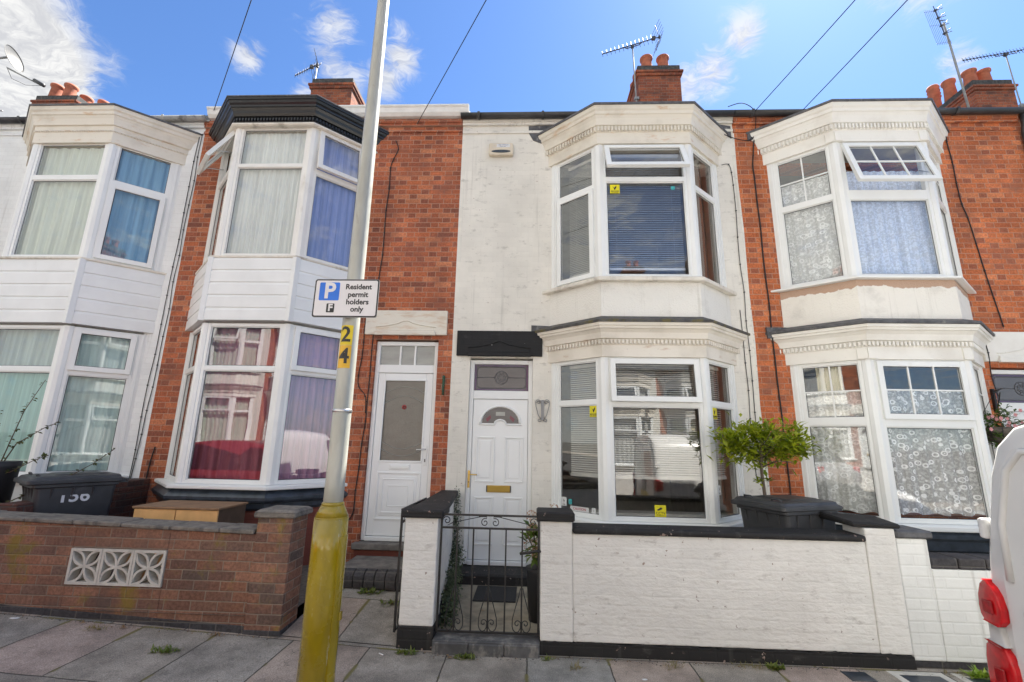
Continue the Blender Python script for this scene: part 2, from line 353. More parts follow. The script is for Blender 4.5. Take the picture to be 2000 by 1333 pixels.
rooftiles('slate', (.085, .09, .10))
glass('window glass'); glass('teal window glass', 2.2, (.84, .95, .935)); glass('car glass', 1.7, (.25, .28, .27))
frosted('frosted door glass', (.17, .155, .125)); frosted('fanlight glass', (.40, .41, .38)); frosted('leaded fanlight glass', (.13, .12, .12))
simple('lead came', (.10, .10, .11), .5); simple('purple glass', (.10, .06, .12), .1); simple('red glass', (.16, .03, .05), .1)
simple('room plaster', (.42, .39, .34), .9); simple('room floor', (.09, .06, .045), .7)
simple('brass', (.62, .42, .12), .3, 1.); simple('letterplate gold', (.42, .27, .045), .38, .35); simple('steel', (.55, .55, .55), .35, 1.)
simple('aluminium', (.075, .075, .08), .55, .2); simple('dark plastic', (.05, .05, .055), .5)
simple('galvanised', (.30, .30, .29), .6, .3, var=.2, dirt=(.18, .10, .07), dscale=10, dthr=.6)
simple('terracotta', (.38, .115, .06), .8, var=.2, vscale=8, dirt=(.16, .07, .05), dscale=5, dthr=.56, bump=.2)
simple('soot mortar', (.06, .058, .055), .9, bump=.6, var=.4, vscale=16, dirt=(.16, .145, .12), dscale=9, dthr=.57)
simple('concrete coping', (.185, .165, .14), .9, bump=.8, bscale=120, var=.2, vscale=20, dirt=(.08, .075, .068), dscale=9, dthr=.48)
simple('concrete block', (.52, .50, .45), .85, bump=.4, bscale=90, var=.1, vscale=12, dirt=(.26, .25, .21), dscale=8, dthr=.56)
simple('step concrete', (.17, .155, .14), .9, bump=.6, bscale=120, var=.25, vscale=12, dirt=(.08, .075, .065), dthr=.5)
simple('worn step', (.075, .075, .077), .6, bump=.4, bscale=50, var=.35, vscale=7, dirt=(.26, .245, .22), dscale=6, dthr=.50)
simple('path concrete', (.30, .26, .19), .9, bump=.5, bscale=110, var=.22, vscale=7, dirt=(.13, .115, .09), dthr=.52)
simple('garden soil', (.10, .085, .07), .95, bump=1., bscale=40, var=.4, vscale=20)
simple('asphalt', (.060, .058, .056), .92, bump=.9, bscale=160, var=.2, vscale=30, dirt=(.095, .09, .085), dthr=.55)
simple('kerb stone', (.26, .25, .235), .85, bump=.5, var=.15, dirt=(.12, .115, .105))
simple('earth', (.10, .095, .08), .95)
slabs('paving slabs')
def worn_paint(name, col, rough, flake, rust):
    m, t, b = pbsdf(name); o = t.obj()
    k = t.smooth(t.noise(t.scl(o, 1, 1, .25), 9, 4), .3, .7, .80, 1.12); c = t.mix(1., (*col, 1), t.comb(k, k, k), 'MULTIPLY')
    sc = t.noise(t.scl(o, 46, 46, 5), 1.0, 5, .7); c = t.mix(t.smooth(sc, .655, .675, 0, .8), c, (*flake, 1))
    rs = t.noise(o, 13, 6, .72); c = t.mix(t.smooth(rs, .66, .70, 0, .8), c, (*rust, 1))
    t.put(b.inputs['Base Color'], c); t.put(b.inputs['Roughness'], t.smooth(t.noise(o, 7, 4), .3, .7, rough*.7, rough*1.7))
    t.put(b.inputs['Normal'], t.bump(t.m('ADD', t.noise(t.scl(o, 1, 1, .3), 16, 3), t.smooth(rs, .64, .70, 0, -.8)), .12, .004)); b.inputs['Coat Weight'].default_value = .5; b.inputs['Coat Roughness'].default_value = .06
worn_paint('pole base paint', (.31, .22, .004), .20, (.50, .46, .28), (.12, .075, .02))
worn_paint('pole paint', (.40, .395, .34), .40, (.30, .28, .24), (.26, .235, .19))
simple('sign white', (.70, .68, .68), .45, var=.02, dirt=(.50, .48, .46), dthr=.68); simple('sign black', (.02, .02, .02), .5); simple('sign blue', (.018, .16, .66), .42); simple('sign grey', (.30, .30, .30), .5, .5)
simple('sticker yellow', (.70, .52, .015), .5); simple('sticker orange', (.72, .42, .03), .5); simple('sticker white', (.65, .65, .64), .5)
simple('sign yellow', (.75, .66, .01), .5); simple('caution red', (.45, .06, .06), .5); simple('sticker teal', (.05, .35, .36), .5)
simple('cable black', (.012, .012, .013), .6); simple('cable grey', (.25, .24, .22), .6)
simple('bin plastic', (.040, .041, .044), .48, var=.22, vscale=6, bump=.2, bscale=90, dirt=(.085, .085, .085), dscale=5, dthr=.55)
simple('chalk paint', (.62, .64, .66), .8)
simple('orange laminate', (.72, .42, .17), .5, var=.1); simple('chipboard', (.24, .14, .075), .75, bump=.3, var=.15, vscale=10); simple('dark chipboard', (.10, .065, .04), .8, var=.2)
simple('iron black', (.014, .013, .013), .42, var=.3, dirt=(.06, .03, .02), dscale=18, dthr=.6)
simple('heart iron', (.24, .245, .255), .5, .6)
leafmat('laurel leaf', (.12, .19, .012), (.42, .45, .03), .42); leafmat('hydrangea leaf', (.06, .12, .015), (.14, .20, .03)); leafmat('rose leaf', (.045, .06, .02), (.09, .10, .03))
leafmat('ivy leaf', (.03, .055, .016), (.085, .11, .05), .2); leafmat('weed leaf', (.09, .15, .02), (.20, .21, .05)); leafmat('dry grass', (.25, .18, .06), (.16, .15, .04)); leafmat('basket leaf', (.04, .09, .02), (.10, .17, .03))
leafmat('dry flower', (.40, .20, .14), (.50, .33, .22)); leafmat('pink flower', (.62, .20, .28), (.75, .45, .45)); leafmat('dead leaf', (.18, .10, .05), (.30, .20, .10)); leafmat('fresh weed', (.20, .32, .03), (.30, .40, .05))
simple('bark', (.13, .10, .075), .9, bump=.6, bscale=60); simple('rose stem', (.10, .065, .045), .8)
simple('clay pot', (.20, .09, .055), .85); simple('black pot', (.02, .02, .022), .6)
simple('van paint', (.74, .73, .71), .16, var=.03, vscale=2, dirt=(.52, .50, .46), dscale=5, dthr=.60); simple('red lens', (.55, .008, .012), .12, var=.25, vscale=14); simple('dark red lens', (.30, .006, .01), .15, var=.3, vscale=30); simple('clear lens', (.62, .60, .58), .15)
simple('tyre', (.02, .02, .02), .85, bump=.4); simple('bumper plastic', (.05, .05, .052), .6); simple('red car paint', (.17, .012, .016), .12, var=.02)
simple('silver paint', (.50, .51, .52), .22, .5, var=.02); simple('blue car paint', (.02, .09, .22), .15, var=.02)
simple('number plate', (.70, .52, .02), .4)
simple('dish grey', (.13, .125, .115), .5, dirt=(.22, .20, .17), dthr=.55)
simple('telegraph wood', (.14, .10, .07), .9, bump=.5)
simple('rope green', (.04, .10, .06), .7); simple('mat black', (.025, .025, .026), .95, bump=.6, bscale=200)
simple('alarm cream', (.62, .54, .42), .45, dirt=(.45, .37, .27), dthr=.58); simple('alarm lens', (.03, .04, .055), .15); simple('label blue', (.03, .05, .18), .5)
cloth('white pleated net', (.70, .73, .70), .08); cloth('pale green drape', (.60, .66, .57), .08); cloth('blue drape', (.26, .45, .58), .08); cloth('lilac blue drape', (.30, .35, .60), .08)  # blue drape: the sky's reflection on its pane is put into the cloth colour
cloth('maroon drape', (.30, .11, .14), .08); cloth('lilac voile', (.58, .33, .46), .08, alpha=.8); cloth('grey net', (.80, .79, .76), .08, alpha=.75); cloth('teal net', (.44, .62, .58), .08, alpha=.9); cloth('pale net', (.80, .84, .80), .08, alpha=.85)
cloth('brown drape', (0.208, 0.130, 0.098), .25); cloth('blue lace net', (.72, .80, .95), .08, lace=13, alpha=.80); cloth('grey lace net', (.86, .87, .86), .08, lace=13, alpha=.62); cloth('white lace net', (.95, .95, .96), .08, lace=13, alpha=.40); cloth('cream drape', (0.770, 0.700, 0.476), .14)
simple('blind slat', (.50, .48, .43), .45, var=.05); simple('sky tinted blind slat', (.52, .58, .68), .45, var=.05)  # second slat colour carries the sky reflection of the upper front pane as blue

# ------------------------------------------------------------------ mesh helpers
class MB:
    """collects shapes and links them as ONE mesh object"""
    def __init__(s): s.v = []; s.f = []; s.mi = []; s.sm = []; s.mats = []
    def mat(s, name):
        if name not in s.mats: s.mats.append(name)
        return s.mats.index(name)
    def add(s, vs, fs, mat, smooth=False, T=None):
        b = len(s.v); i = s.mat(mat)
        for p in vs: s.v.append(tuple(T @ Vector(p)) if T is not None else tuple(p))
        for f in fs: s.f.append([b+k for k in f]); s.mi.append(i); s.sm.append(smooth)
    def box(s, x0, x1, y0, y1, z0, z1, mat, T=None):
        vs = [(x, y, z) for z in (z0, z1) for y in (y0, y1) for x in (x0, x1)]
        s.add(vs, [(0, 2, 3, 1), (4, 5, 7, 6), (0, 1, 5, 4), (2, 6, 7, 3), (0, 4, 6, 2), (1, 3, 7, 5)], mat, T=T)
    def prism(s, pts, z0, z1, mat, T=None):
        n = len(pts); vs = [(x, y, z0) for x, y in pts]+[(x, y, z1) for x, y in pts]
        a = sum(pts[i][0]*pts[(i+1) % n][1]-pts[(i+1) % n][0]*pts[i][1] for i in range(n))
        fs = [tuple(range(n))[::-1], tuple(range(n, 2*n))]+[(i, (i+1) % n, n+(i+1) % n, n+i) for i in range(n)]
        if a < 0: fs = [f[::-1] for f in fs]
        s.add(vs, fs, mat, T=T)
    def extr(s, pts, y0, y1, mat, T=None):
        """outline in x,z pushed along y"""
        n = len(pts); vs = [(x, y0, z) for x, z in pts]+[(x, y1, z) for x, z in pts]
        a = sum(pts[i][0]*pts[(i+1) % n][1]-pts[(i+1) % n][0]*pts[i][1] for i in range(n))
        fs = [tuple(range(n)), tuple(range(n, 2*n))[::-1]]+[(i, n+i, n+(i+1) % n, (i+1) % n) for i in range(n)]
        if (a < 0) != (y1 < y0): fs = [f[::-1] for f in fs]
        s.add(vs, fs, mat, T=T)
    def tube(s, pts, r, mat, n=8, T=None, closed=False, r1=None):
        P = [Vector(p) for p in pts]; k = len(P); vs = []; fs = []
        up = None
        for i, p in enumerate(P):
            a = P[i-1] if (i or closed) else P[0]; b = P[(i+1) % k] if (i < k-1 or closed) else P[-1]
            t = (b-a).normalized() if (b-a).length > 1e-9 else Vector((0, 0, 1))
            if up is None: up = Vector((0, 0, 1)) if abs(t.z) < .9 else Vector((0, 1, 0))
            u = (up-t*up.dot(t))
            if u.length < 1e-6: u = t.orthogonal()
            u.normalize(); up = u; w = t.cross(u)
            rr = r if r1 is None else r+(r1-r)*i/(k-1)
            for j in range(n):
                a_ = 2*math.pi*j/n; vs.append(p+u*math.cos(a_)*rr+w*math.sin(a_)*rr)
        for i in range(k if closed else k-1):
            for j in range(n):
                q = (i+1) % k; fs.append((i*n+j, i*n+(j+1) % n, q*n+(j+1) % n, q*n+j))
        if not closed: fs += [tuple(range(n))[::-1], tuple(range((k-1)*n, k*n))]
        s.add(vs, fs, mat, True, T)
    def lathe(s, prof, mat, n=24, T=None, smooth=True):
        vs = []; fs = []; k = len(prof)
        for r, z in prof:
            for j in range(n): a = 2*math.pi*j/n; vs.append((r*math.cos(a), r*math.sin(a), z))
        for i in range(k-1):
            for j in range(n): fs.append((i*n+j, i*n+(j+1) % n, (i+1)*n+(j+1) % n, (i+1)*n+j))
        fs += [tuple(range(n))[::-1], tuple(range((k-1)*n, k*n))]
        s.add(vs, fs, mat, smooth, T)
    def loft(s, secs, mat, smooth=True, T=None, caps=True, closed=True):
        n = len(secs[0]); vs = [p for q in secs for p in q]; fs = []
        for i in range(len(secs)-1):
            for j in range(n if closed else n-1):
                fs.append((i*n+j, i*n+(j+1) % n, (i+1)*n+(j+1) % n, (i+1)*n+j))
        if caps: fs += [tuple(range(n))[::-1], tuple(range((len(secs)-1)*n, len(secs)*n))]
        s.add(vs, fs, mat, smooth, T)
    def leaf(s, p, d, up, L, W, mat):
        d = d.normalized(); sd = d.cross(up)
        if sd.length < 1e-4: sd = d.orthogonal()
        sd.normalize(); nn = sd.cross(d)
        a = p; m = p+d*L*.5; e = p+d*L-nn*L*.12
        s.add([a, m+sd*W*.5+nn*W*.12, e, m-sd*W*.5+nn*W*.12, m], [(0, 1, 4), (1, 2, 4), (4, 2, 3), (0, 4, 3)], mat)
    def build(s, name, parent=None, bevel=0., loc=None, seg=1, angle=35):
        me = bpy.data.meshes.new(name); me.from_pydata(s.v, [], s.f)
        for m in s.mats: me.materials.append(M[m])
        me.polygons.foreach_set('material_index', s.mi); me.polygons.foreach_set('use_smooth', s.sm); me.update()
        o = bpy.data.objects.new(name, me); COL.objects.link(o)
        if parent is not None: o.parent = parent
        if loc is not None: o.location = loc
        if bevel:
            b = o.modifiers.new('bevel', 'BEVEL'); b.width = bevel; b.segments = seg; b.limit_method = 'ANGLE'; b.angle_limit = R(angle)
        return o
def tag(o, label=None, cat=None, group=None, kind=None):
    for k, v in (('label', label), ('category', cat), ('group', group), ('kind', kind)):
        if v: o[k] = v
    return o
def thing(name, label, cat, loc=(0, 0, 0), rz=0., group=None):
    o = bpy.data.objects.new(name, None); COL.objects.link(o); o.location = loc; o.rotation_euler = (0, 0, rz); o.empty_display_size = .2
    return tag(o, label, cat, group)
def textmb(mb, body, size, mat, T, align='CENTER', depth=.0012, bold=0.):
    """adds raised lettering to a mesh builder; T maps text x,y plane to its surface"""
    c = bpy.data.curves.new('lettering', 'FONT'); c.body = body; c.size = size; c.align_x = align; c.align_y = 'CENTER'; c.extrude = depth; c.offset = bold; c.resolution_u = 3
    o = bpy.data.objects.new('lettering', c); COL.objects.link(o)
    bpy.context.view_layer.update()
    me = bpy.data.meshes.new_from_object(o.evaluated_get(bpy.context.evaluated_depsgraph_get()))
    vs = [Vector(v.co) for v in me.vertices]; fs = [tuple(p.vertices) for p in me.polygons]
    if callable(T):
        bm = bmesh.new(); bm.from_mesh(me)
        for i in range(-24, 25):
            bmesh.ops.bisect_plane(bm, geom=bm.verts[:]+bm.edges[:]+bm.faces[:], plane_co=(i*.004, 0, 0), plane_no=(1, 0, 0))
        bm.verts.index_update(); vs = [v.co.copy() for v in bm.verts]; fs = [tuple(v.index for v in f.verts) for f in bm.faces]; bm.free()
    if callable(T): mb.add([T(v) for v in vs], fs, mat)
    else: mb.add(vs, fs, mat, T=T)
    bpy.data.objects.remove(o); bpy.data.curves.remove(c); bpy.data.meshes.remove(me)
def frameT(p0, p1, z0=0.):
    """local x along p0->p1, local y INTO the house, local z up; outside is -y"""
    a = Vector((p0[0], p0[1], z0)); u = Vector((p1[0]-p0[0], p1[1]-p0[1], 0)); L = u.length; u.normalize()
    inn = Vector((-u.y, u.x, 0))
    return Matrix(((u.x, inn.x, 0, a.x), (u.y, inn.y, 0, a.y), (0, 0, 1, a.z), (0, 0, 0, 1))), L
def uprightT(x, y, z):
    """text plane: local x -> +x, local y -> +z, local z -> -y (towards the street)"""
    return Matrix(((1, 0, 0, x), (0, 0, -1, y), (0, 1, 0, z), (0, 0, 0, 1)))
def gz(x):
    """the street climbs gently to the left"""
    return .046*max(0., -(max(x, -16)+.9))

# ------------------------------------------------------------------ setting
def sheet(name, xs, ys, zfn, mat):
    mb = MB(); n = len(xs)
    vs = [(x, y, zfn(x, y)) for y in ys for x in xs]
    fs = [(j*n+i, j*n+i+1, (j+1)*n+i+1, (j+1)*n+i) for j in range(len(ys)-1) for i in range(n-1)]
    mb.add(vs, fs, mat, True); return mb.build(name)
XS = [-60, -16]+[-16+i*.6 for i in range(1, 26)]+[-.9, -.3, 4, 12, 60]
tag(sheet('ground', [-900, -60, -16, -.9, 60, 900], [-900, -30, 30, 900], lambda x, y: gz(x)-.28, 'earth'), kind='structure')
tag(sheet('road', XS, [-3.4, -1, 1, 2.40], lambda x, y: gz(x)-.115+.03*math.sin((y+3.4)/5.8*math.pi), 'asphalt'), kind='structure')
tag(sheet('pavement', XS, [2.52, 3.3, 4.14], lambda x, y: gz(x), 'paving slabs'), kind='structure')
tag(sheet('pavement', XS, [-5.3, -3.52], lambda x, y: gz(x), 'paving slabs'), kind='structure')
for y0, y1 in ((2.40, 2.525), (-3.525, -3.40)):
    mb = MB(); x = -18.
    while x < 14:
        za, zb = gz(x), gz(x+.9)
        vs = [(x, y0, za-.2), (x+.893, y0, zb-.2), (x+.893, y1, zb-.2), (x, y1, za-.2), (x, y0, za+.002), (x+.893, y0, zb+.002), (x+.893, y1, zb+.002), (x, y1, za+.002)]
        mb.add(vs, [(0, 3, 2, 1), (4, 5, 6, 7), (0, 1, 5, 4), (1, 2, 6, 5), (2, 3, 7, 6), (3, 0, 4, 7)], 'kerb stone'); x += .9
    tag(mb.build('kerb', bevel=.012), kind='structure')

# ------------------------------------------------------------------ houses
def bay_pts(b, d, yin=.03):
    """bay plan (x0,x1,x2,x3,yf) offset outward by d; ends run back into the facade at y=yin"""
    P = [Vector((b[0], 0)), Vector((b[1], b[4])), Vector((b[2], b[4])), Vector((b[3], 0))]
    L = []
    for i in range(3):
        u = (P[i+1]-P[i]).normalized(); n = Vector((u.y, -u.x)); L.append((P[i]+n*d, u))
    def inter(a, b_):
        (p, u), (q, w) = a, b_; den = u.x*w.y-u.y*w.x; k = ((q.x-p.x)*w.y-(q.y-p.y)*w.x)/den; return p+u*k
    wl = (Vector((0, yin)), Vector((1, 0)))
    return [tuple(inter(L[0], wl)), tuple(inter(L[0], L[1])), tuple(inter(L[1], L[2])), tuple(inter(L[2], wl))]
def sweep(mb, b, prof, mat, close=True, mats=None, smooth=False):
    """profile of (outward, z) mitred round the bay"""
    rings = [[(x, y, z) for x, y in bay_pts(b, d)] for d, z in prof]
    n = len(prof)
    for i in range(n if close else n-1):
        A, B = rings[i], rings[(i+1) % n]
        for j in range(3):
            mb.add([A[j], A[j+1], B[j+1], B[j]], [(0, 1, 2, 3)], mats[i] if mats else mat, smooth)
    if close:
        for e in (0, 3): mb.add([r[e] for r in rings], [tuple(range(n)) if e == 3 else tuple(range(n))[::-1]], mat)
def dentils(mb, b, d, z0, z1, size, mat, proj=.02):
    pts = bay_pts(b, d)
    for i in range(3):
        T, L = frameT(pts[i], pts[i+1]); n = max(2, int(L/(size*1.75)))
        for k in range(n):
            u = (k+.5)*L/n; mb.box(u-size/2, u+size/2, -proj, .01, z0, z1, mat, T)
def bay_window(house, b, z0, z1, lights, mat='upvc white', glassm='window glass', label=None, d=0., stickers=()):
    """frames on the three faces of a bay. lights: per face list of dicts(za,zb,kind,grid,tilt)"""
    fr = MB(); pts = bay_pts(b, d, 0.); panes = []; sashes = []
    # corner posts and wall posts
    for i in (1, 2):
        a, c, e = Vector(pts[i-1]), Vector(pts[i]), Vector(pts[i+1]); ua = (a-c).normalized(); ue = (e-c).normalized(); mid = (ua+ue).normalized()
        w = .062
        fr.prism([tuple(c+ua*w), tuple(c+ua*.025-mid*.012), tuple(c+ue*.025-mid*.012), tuple(c+ue*w), tuple(c+ue*w*.9+mid*.07), tuple(c+ua*w*.9+mid*.07)], z0, z1, mat)
    for f in range(3):
        T, L = frameT(pts[f], pts[f+1]); a0 = .062 if f > 0 else .085; a1 = L-(.062 if f < 2 else .085)
        if f == 0: fr.box(0, a0, .0, .075, z0, z1, mat, T); fr.box(.03, .06, -.008, .0, z0, z1, mat, T)
        if f == 2: fr.box(a1, L, .0, .075, z0, z1, mat, T); fr.box(L-.06, L-.03, -.008, .0, z0, z1, mat, T)
        fw = .038
        fr.box(a0, a0+fw, .006, .066, z0, z1, mat, T); fr.box(a1-fw, a1, .006, .066, z0, z1, mat, T)
        fr.box(a0+fw, a1-fw, .006, .066, z0, z0+fw, mat, T); fr.box(a0+fw, a1-fw, .006, .066, z1-fw, z1, mat, T)
        ls = lights[f]
        for k, l in enumerate(ls):
            za = z0+fw if k == 0 else l['za']; zb = l.get('zb', z1-fw) if k < len(ls)-1 else z1-fw
            if k < len(ls)-1: fr.box(a0+fw, a1-fw, .006, .066, zb, ls[k+1]['za'], mat, T)
            x0, x1 = a0+fw, a1-fw; kind = l.get('kind', 'fixed'); g = l.get('glass', glassm)
            if kind == 'fixed':
                fr.box(x0, x0+.012, .018, .05, za, zb, mat, T); fr.box(x1-.012, x1, .018, .05, za, zb, mat, T)
                fr.box(x0+.012, x1-.012, .018, .05, za, za+.012, mat, T); fr.box(x0+.012, x1-.012, .018, .05, zb-.012, zb, mat, T)
                pm = MB(); pm.add([(x0+.01, .034, za+.01), (x1-.01, .034, za+.01), (x1-.01, .034, zb-.01), (x0+.01, .034, zb-.01)], [(0, 1, 2, 3)], g, T=T); panes.append(pm)
                for q in ((x0+.012, x0+.019, za+.012, zb-.012), (x1-.019, x1-.012, za+.012, zb-.012), (x0+.019, x1-.019, za+.012, za+.019), (x0+.019, x1-.019, zb-.019, zb-.012)): fr.box(q[0], q[1], .0295, .0335, q[2], q[3], 'dark plastic', T)
                gx, gzn = l.get('grid', (1, 1))
                for q in range(1, gx): u = x0+(x1-x0)*q/gx; fr.box(u-.009, u+.009, .024, .044, za+.012, zb-.012, mat, T)
                for q in range(1, gzn): zz = za+(zb-za)*q/gzn; fr.box(x0+.012, x1-.012, .0245, .0435, zz-.009, zz+.009, mat, T)
            else:
                tilt = l.get('tilt', 0); sm = MB(); o = .016
                Tt = T @ Matrix.Translation((0, -.012, zb+o)) @ Matrix.Rotation(R(-tilt), 4, 'X') @ Matrix.Translation((0, .0, -(zb+o)))
                X0, X1, Z0, Z1 = x0-o, x1+o, za-o, zb+o; w = .062
                sm.box(X0, X0+w, -.012, .036, Z0, Z1, mat, Tt); sm.box(X1-w, X1, -.012, .036, Z0, Z1, mat, Tt)
                sm.box(X0+w, X1-w, -.012, .036, Z0, Z0+w, mat, Tt); sm.box(X0+w, X1-w, -.012, .036, Z1-w, Z1, mat, Tt)
                sm.add([(X0+w-.004, .012, Z0+w-.004), (X1-w+.004, .012, Z0+w-.004), (X1-w+.004, .012, Z1-w+.004), (X0+w-.004, .012, Z1-w+.004)], [(0, 1, 2, 3)], g, T=Tt)
                for q in ((X0+w, X0+w+.007, Z0+w, Z1-w), (X1-w-.007, X1-w, Z0+w, Z1-w), (X0+w+.007, X1-w-.007, Z0+w, Z0+w+.007), (X0+w+.007, X1-w-.007, Z1-w-.007, Z1-w)): sm.box(q[0], q[1], .007, .0115, q[2], q[3], 'dark plastic', Tt)
                gx, gzn = l.get('grid', (1, 1))
                for q in range(1, gx): u = X0+w+(X1-X0-2*w)*q/gx; sm.box(u-.009, u+.009, .002, .022, Z0+w, Z1-w, mat, Tt)
                for q in range(1, gzn): zz = Z0+w+(Z1-Z0-2*w)*q/gzn; sm.box(X0+w, X1-w, .0025, .0215, zz-.009, zz+.009, mat, Tt)
                if tilt:
                    for xe in (x0+.01, x1-.02):
                        p0 = T @ Vector((xe, .03, zb-(zb-za)*.55)); p1 = Tt @ Vector((xe, .02, za+.12)); sm.tube([p0, p1], .007, 'steel', 5)
                sm.box((x0+x1)/2-.05, (x0+x1)/2+.05, .036, .05, Z0+.015, Z0+.035, mat, Tt)
                sashes.append((sm, tilt))
    w = fr.build('bay_window', house, bevel=.004)
    if label: w['label'] = label
    for p in panes: p.build('pane', w)
    for s_, tl in sashes:
        q = s_.build('casement', w, bevel=.005)
        if tl: q['label'] = 'top-hung casement standing open'
    return w, pts
def curtain(name, label, cat, b, d, z0, z1, faces, mat, amp=.018, wl=.09, group=None, X0=0., part=(0, 1), Y0=5.9, parent_T=None, gather=0., seed=0, scal=0.):
    """pleated cloth hung inside a bay"""
    rr = random.Random(seed+len(label)); pts = bay_pts(b, -d, 0.); mb = MB(); prev = None
    path = []
    for f in faces:
        p, q = Vector(pts[f]), Vector(pts[f+1]); u = q-p; L = u.length; nn = Vector((u.y, -u.x)).normalized()
        a, e = (part if len(faces) == 1 else (0, 1)); n = max(8, int(L*(e-a)/.012)); ph = rr.random()*6
        for k in range(n+1):
            s_ = a+(e-a)*k/n; off = amp*(math.sin(s_*L/wl*6.283+ph+1.3*math.sin(s_*L*7+ph))+.4*math.sin(s_*L/wl*13+ph*2))
            path.append((p+u*s_, nn, off))
    nz = 7; n = len(path); vs = []
    for j in range(nz+1):
        t = j/nz; k = (.55+.45*(1-t)) if not gather else 1
        for i, (p, nn, off) in enumerate(path):
            z = z0+(z1-z0)*t
            if j == 0 and scal: z += scal*math.sin(i*.33)*.5
            q = p+nn*off*k; vs.append((q.x+X0, q.y+Y0, z))
    fs = [(j*n+i, j*n+i+1, (j+1)*n+i+1, (j+1)*n+i) for j in range(nz) for i in range(n-1)]
    mb.add(vs, fs, mat, True)
    return tag(mb.build(name), label, cat, group)
def blind(label, b, d, z0, z1, face, X0, mat='blind slat', pitch=.026, Y0=5.9, trim=.07, group='venetian blinds in the white house'):
    pts = bay_pts(b, -d, 0.); T, L = frameT((pts[face][0]+X0, pts[face][1]+Y0), (pts[face+1][0]+X0, pts[face+1][1]+Y0))
    t = thing('venetian_blind', label, 'blind', (T.translation.x, T.translation.y, z1), group=group); Ti = Matrix.Translation((-T.translation.x, -T.translation.y, -z1)) @ T
    mb = MB(); z = z1
    while z > z0+.03:
        A = Ti @ Matrix.Translation((0, 0, z)) @ Matrix.Rotation(R(40), 4, 'X')
        mb.add([(trim, -.0125, 0), (L-trim, -.0125, 0), (L-trim, 0, .002), (trim, 0, .002), (L-trim, .0125, 0), (trim, .0125, 0)], [(0, 1, 2, 3), (3, 2, 4, 5)], mat, T=A); z -= pitch
    for x in (trim+.12, L-trim-.12): mb.box(x-.001, x+.001, -.014, -.013, z0, z1, mat, Ti)
    mb.build('slats', t)
    q = MB(); q.box(trim, L-trim, -.016, .016, z0, z0+.03, mat, Ti); q.build('bottom_rail', t)
    q = MB(); q.box(trim, L-trim, -.02, .02, z1, z1+.04, mat, Ti); q.build('headrail', t)
def chimney(house, x, y, z0, z1, w, d, pots, label=None, potmat='terracotta'):
    mb = MB(); m = 'chimney brick'
    mb.box(x-w/2, x+w/2, y-d/2, y+d/2, z0, z1-.22, m)
    for k, (e, za, zb, mm) in enumerate(((.035, z1-.22, z1-.15, m), (.06, z1-.15, z1-.09, m), (.0, z1-.09, z1+.08, 'soot mortar'))):
        mb.box(x-w/2-e, x+w/2+e, y-d/2-e, y+d/2+e, za, zb, mm)
    vs = [(x+sx*w/2*q, y+sy*d/2*q, zz) for q, zz in ((.96, z1+.078), (.80, z1+.13)) for sx, sy in ((-1, -1), (1, -1), (1, 1), (-1, 1))]
    mb.add(vs, [(4, 5, 6, 7), (0, 1, 5, 4), (1, 2, 6, 5), (2, 3, 7, 6), (3, 0, 4, 7)], 'soot mortar')
    c = mb.build('chimney', house, bevel=.008)
    if label: c['label'] = label
    for dx, dy, h, kind in pots:
        pm = MB(); T = Matrix.Translation((x+dx, y+dy, z1+.10))
        if kind == 'roll': pr = [(.115, 0), (.12, h*.5)]+[(.12+(.022 if i % 2 else 0), h*(.5+.06*i)) for i in range(8)]+[(.12, h), (.095, h), (.09, h*.6)]
        elif kind == 'cap': pr = [(.16, 0), (.15, h*.5), (.09, h), (.01, h+.02)]
        else: pr = [(.15, 0), (.135, h*.25), (.118, h*.78), (.125, h*.82), (.15, h*.90), (.15, h), (.12, h), (.105, h*.6)]
        pm.lathe(pr, potmat if kind != 'cap' else 'soot mortar', 20, T); pm.build('chimney_pot', c)
def door_hole_wall(mb, W, door, b, ztop, mat, lo, up, zb=-.3, bands=()):
    """front wall with a door opening and the bay opening, from boxes that butt"""
    dx0, dx1, dz1 = door; t = .24; bx0, bx1 = b[0]+.06, b[3]-.06; bz0, bz1 = lo[0]+.02, up[1]-.02
    segs = [(0, dx0, zb, ztop), (dx0, dx1, dz1, ztop), (dx1, bx0, zb, ztop), (bx0, bx1, zb, bz0), (bx0, bx1, bz1, ztop), (bx1, W, zb, ztop)] if dx0 < b[0] else \
           [(0, bx0, zb, ztop), (bx0, bx1, zb, bz0), (bx0, bx1, bz1, ztop), (bx1, dx0, zb, ztop), (dx0, dx1, dz1, ztop), (dx1, W, zb, ztop)]
    for x0, x1, z0, z1 in segs:
        if x1 > x0+1e-3: mb.box(x0, x1, 0, t, z0, z1, mat)
    for z0, z1, pr in bands: mb.box(.003, W-.003, -pr, .002, z0, z1, mat)
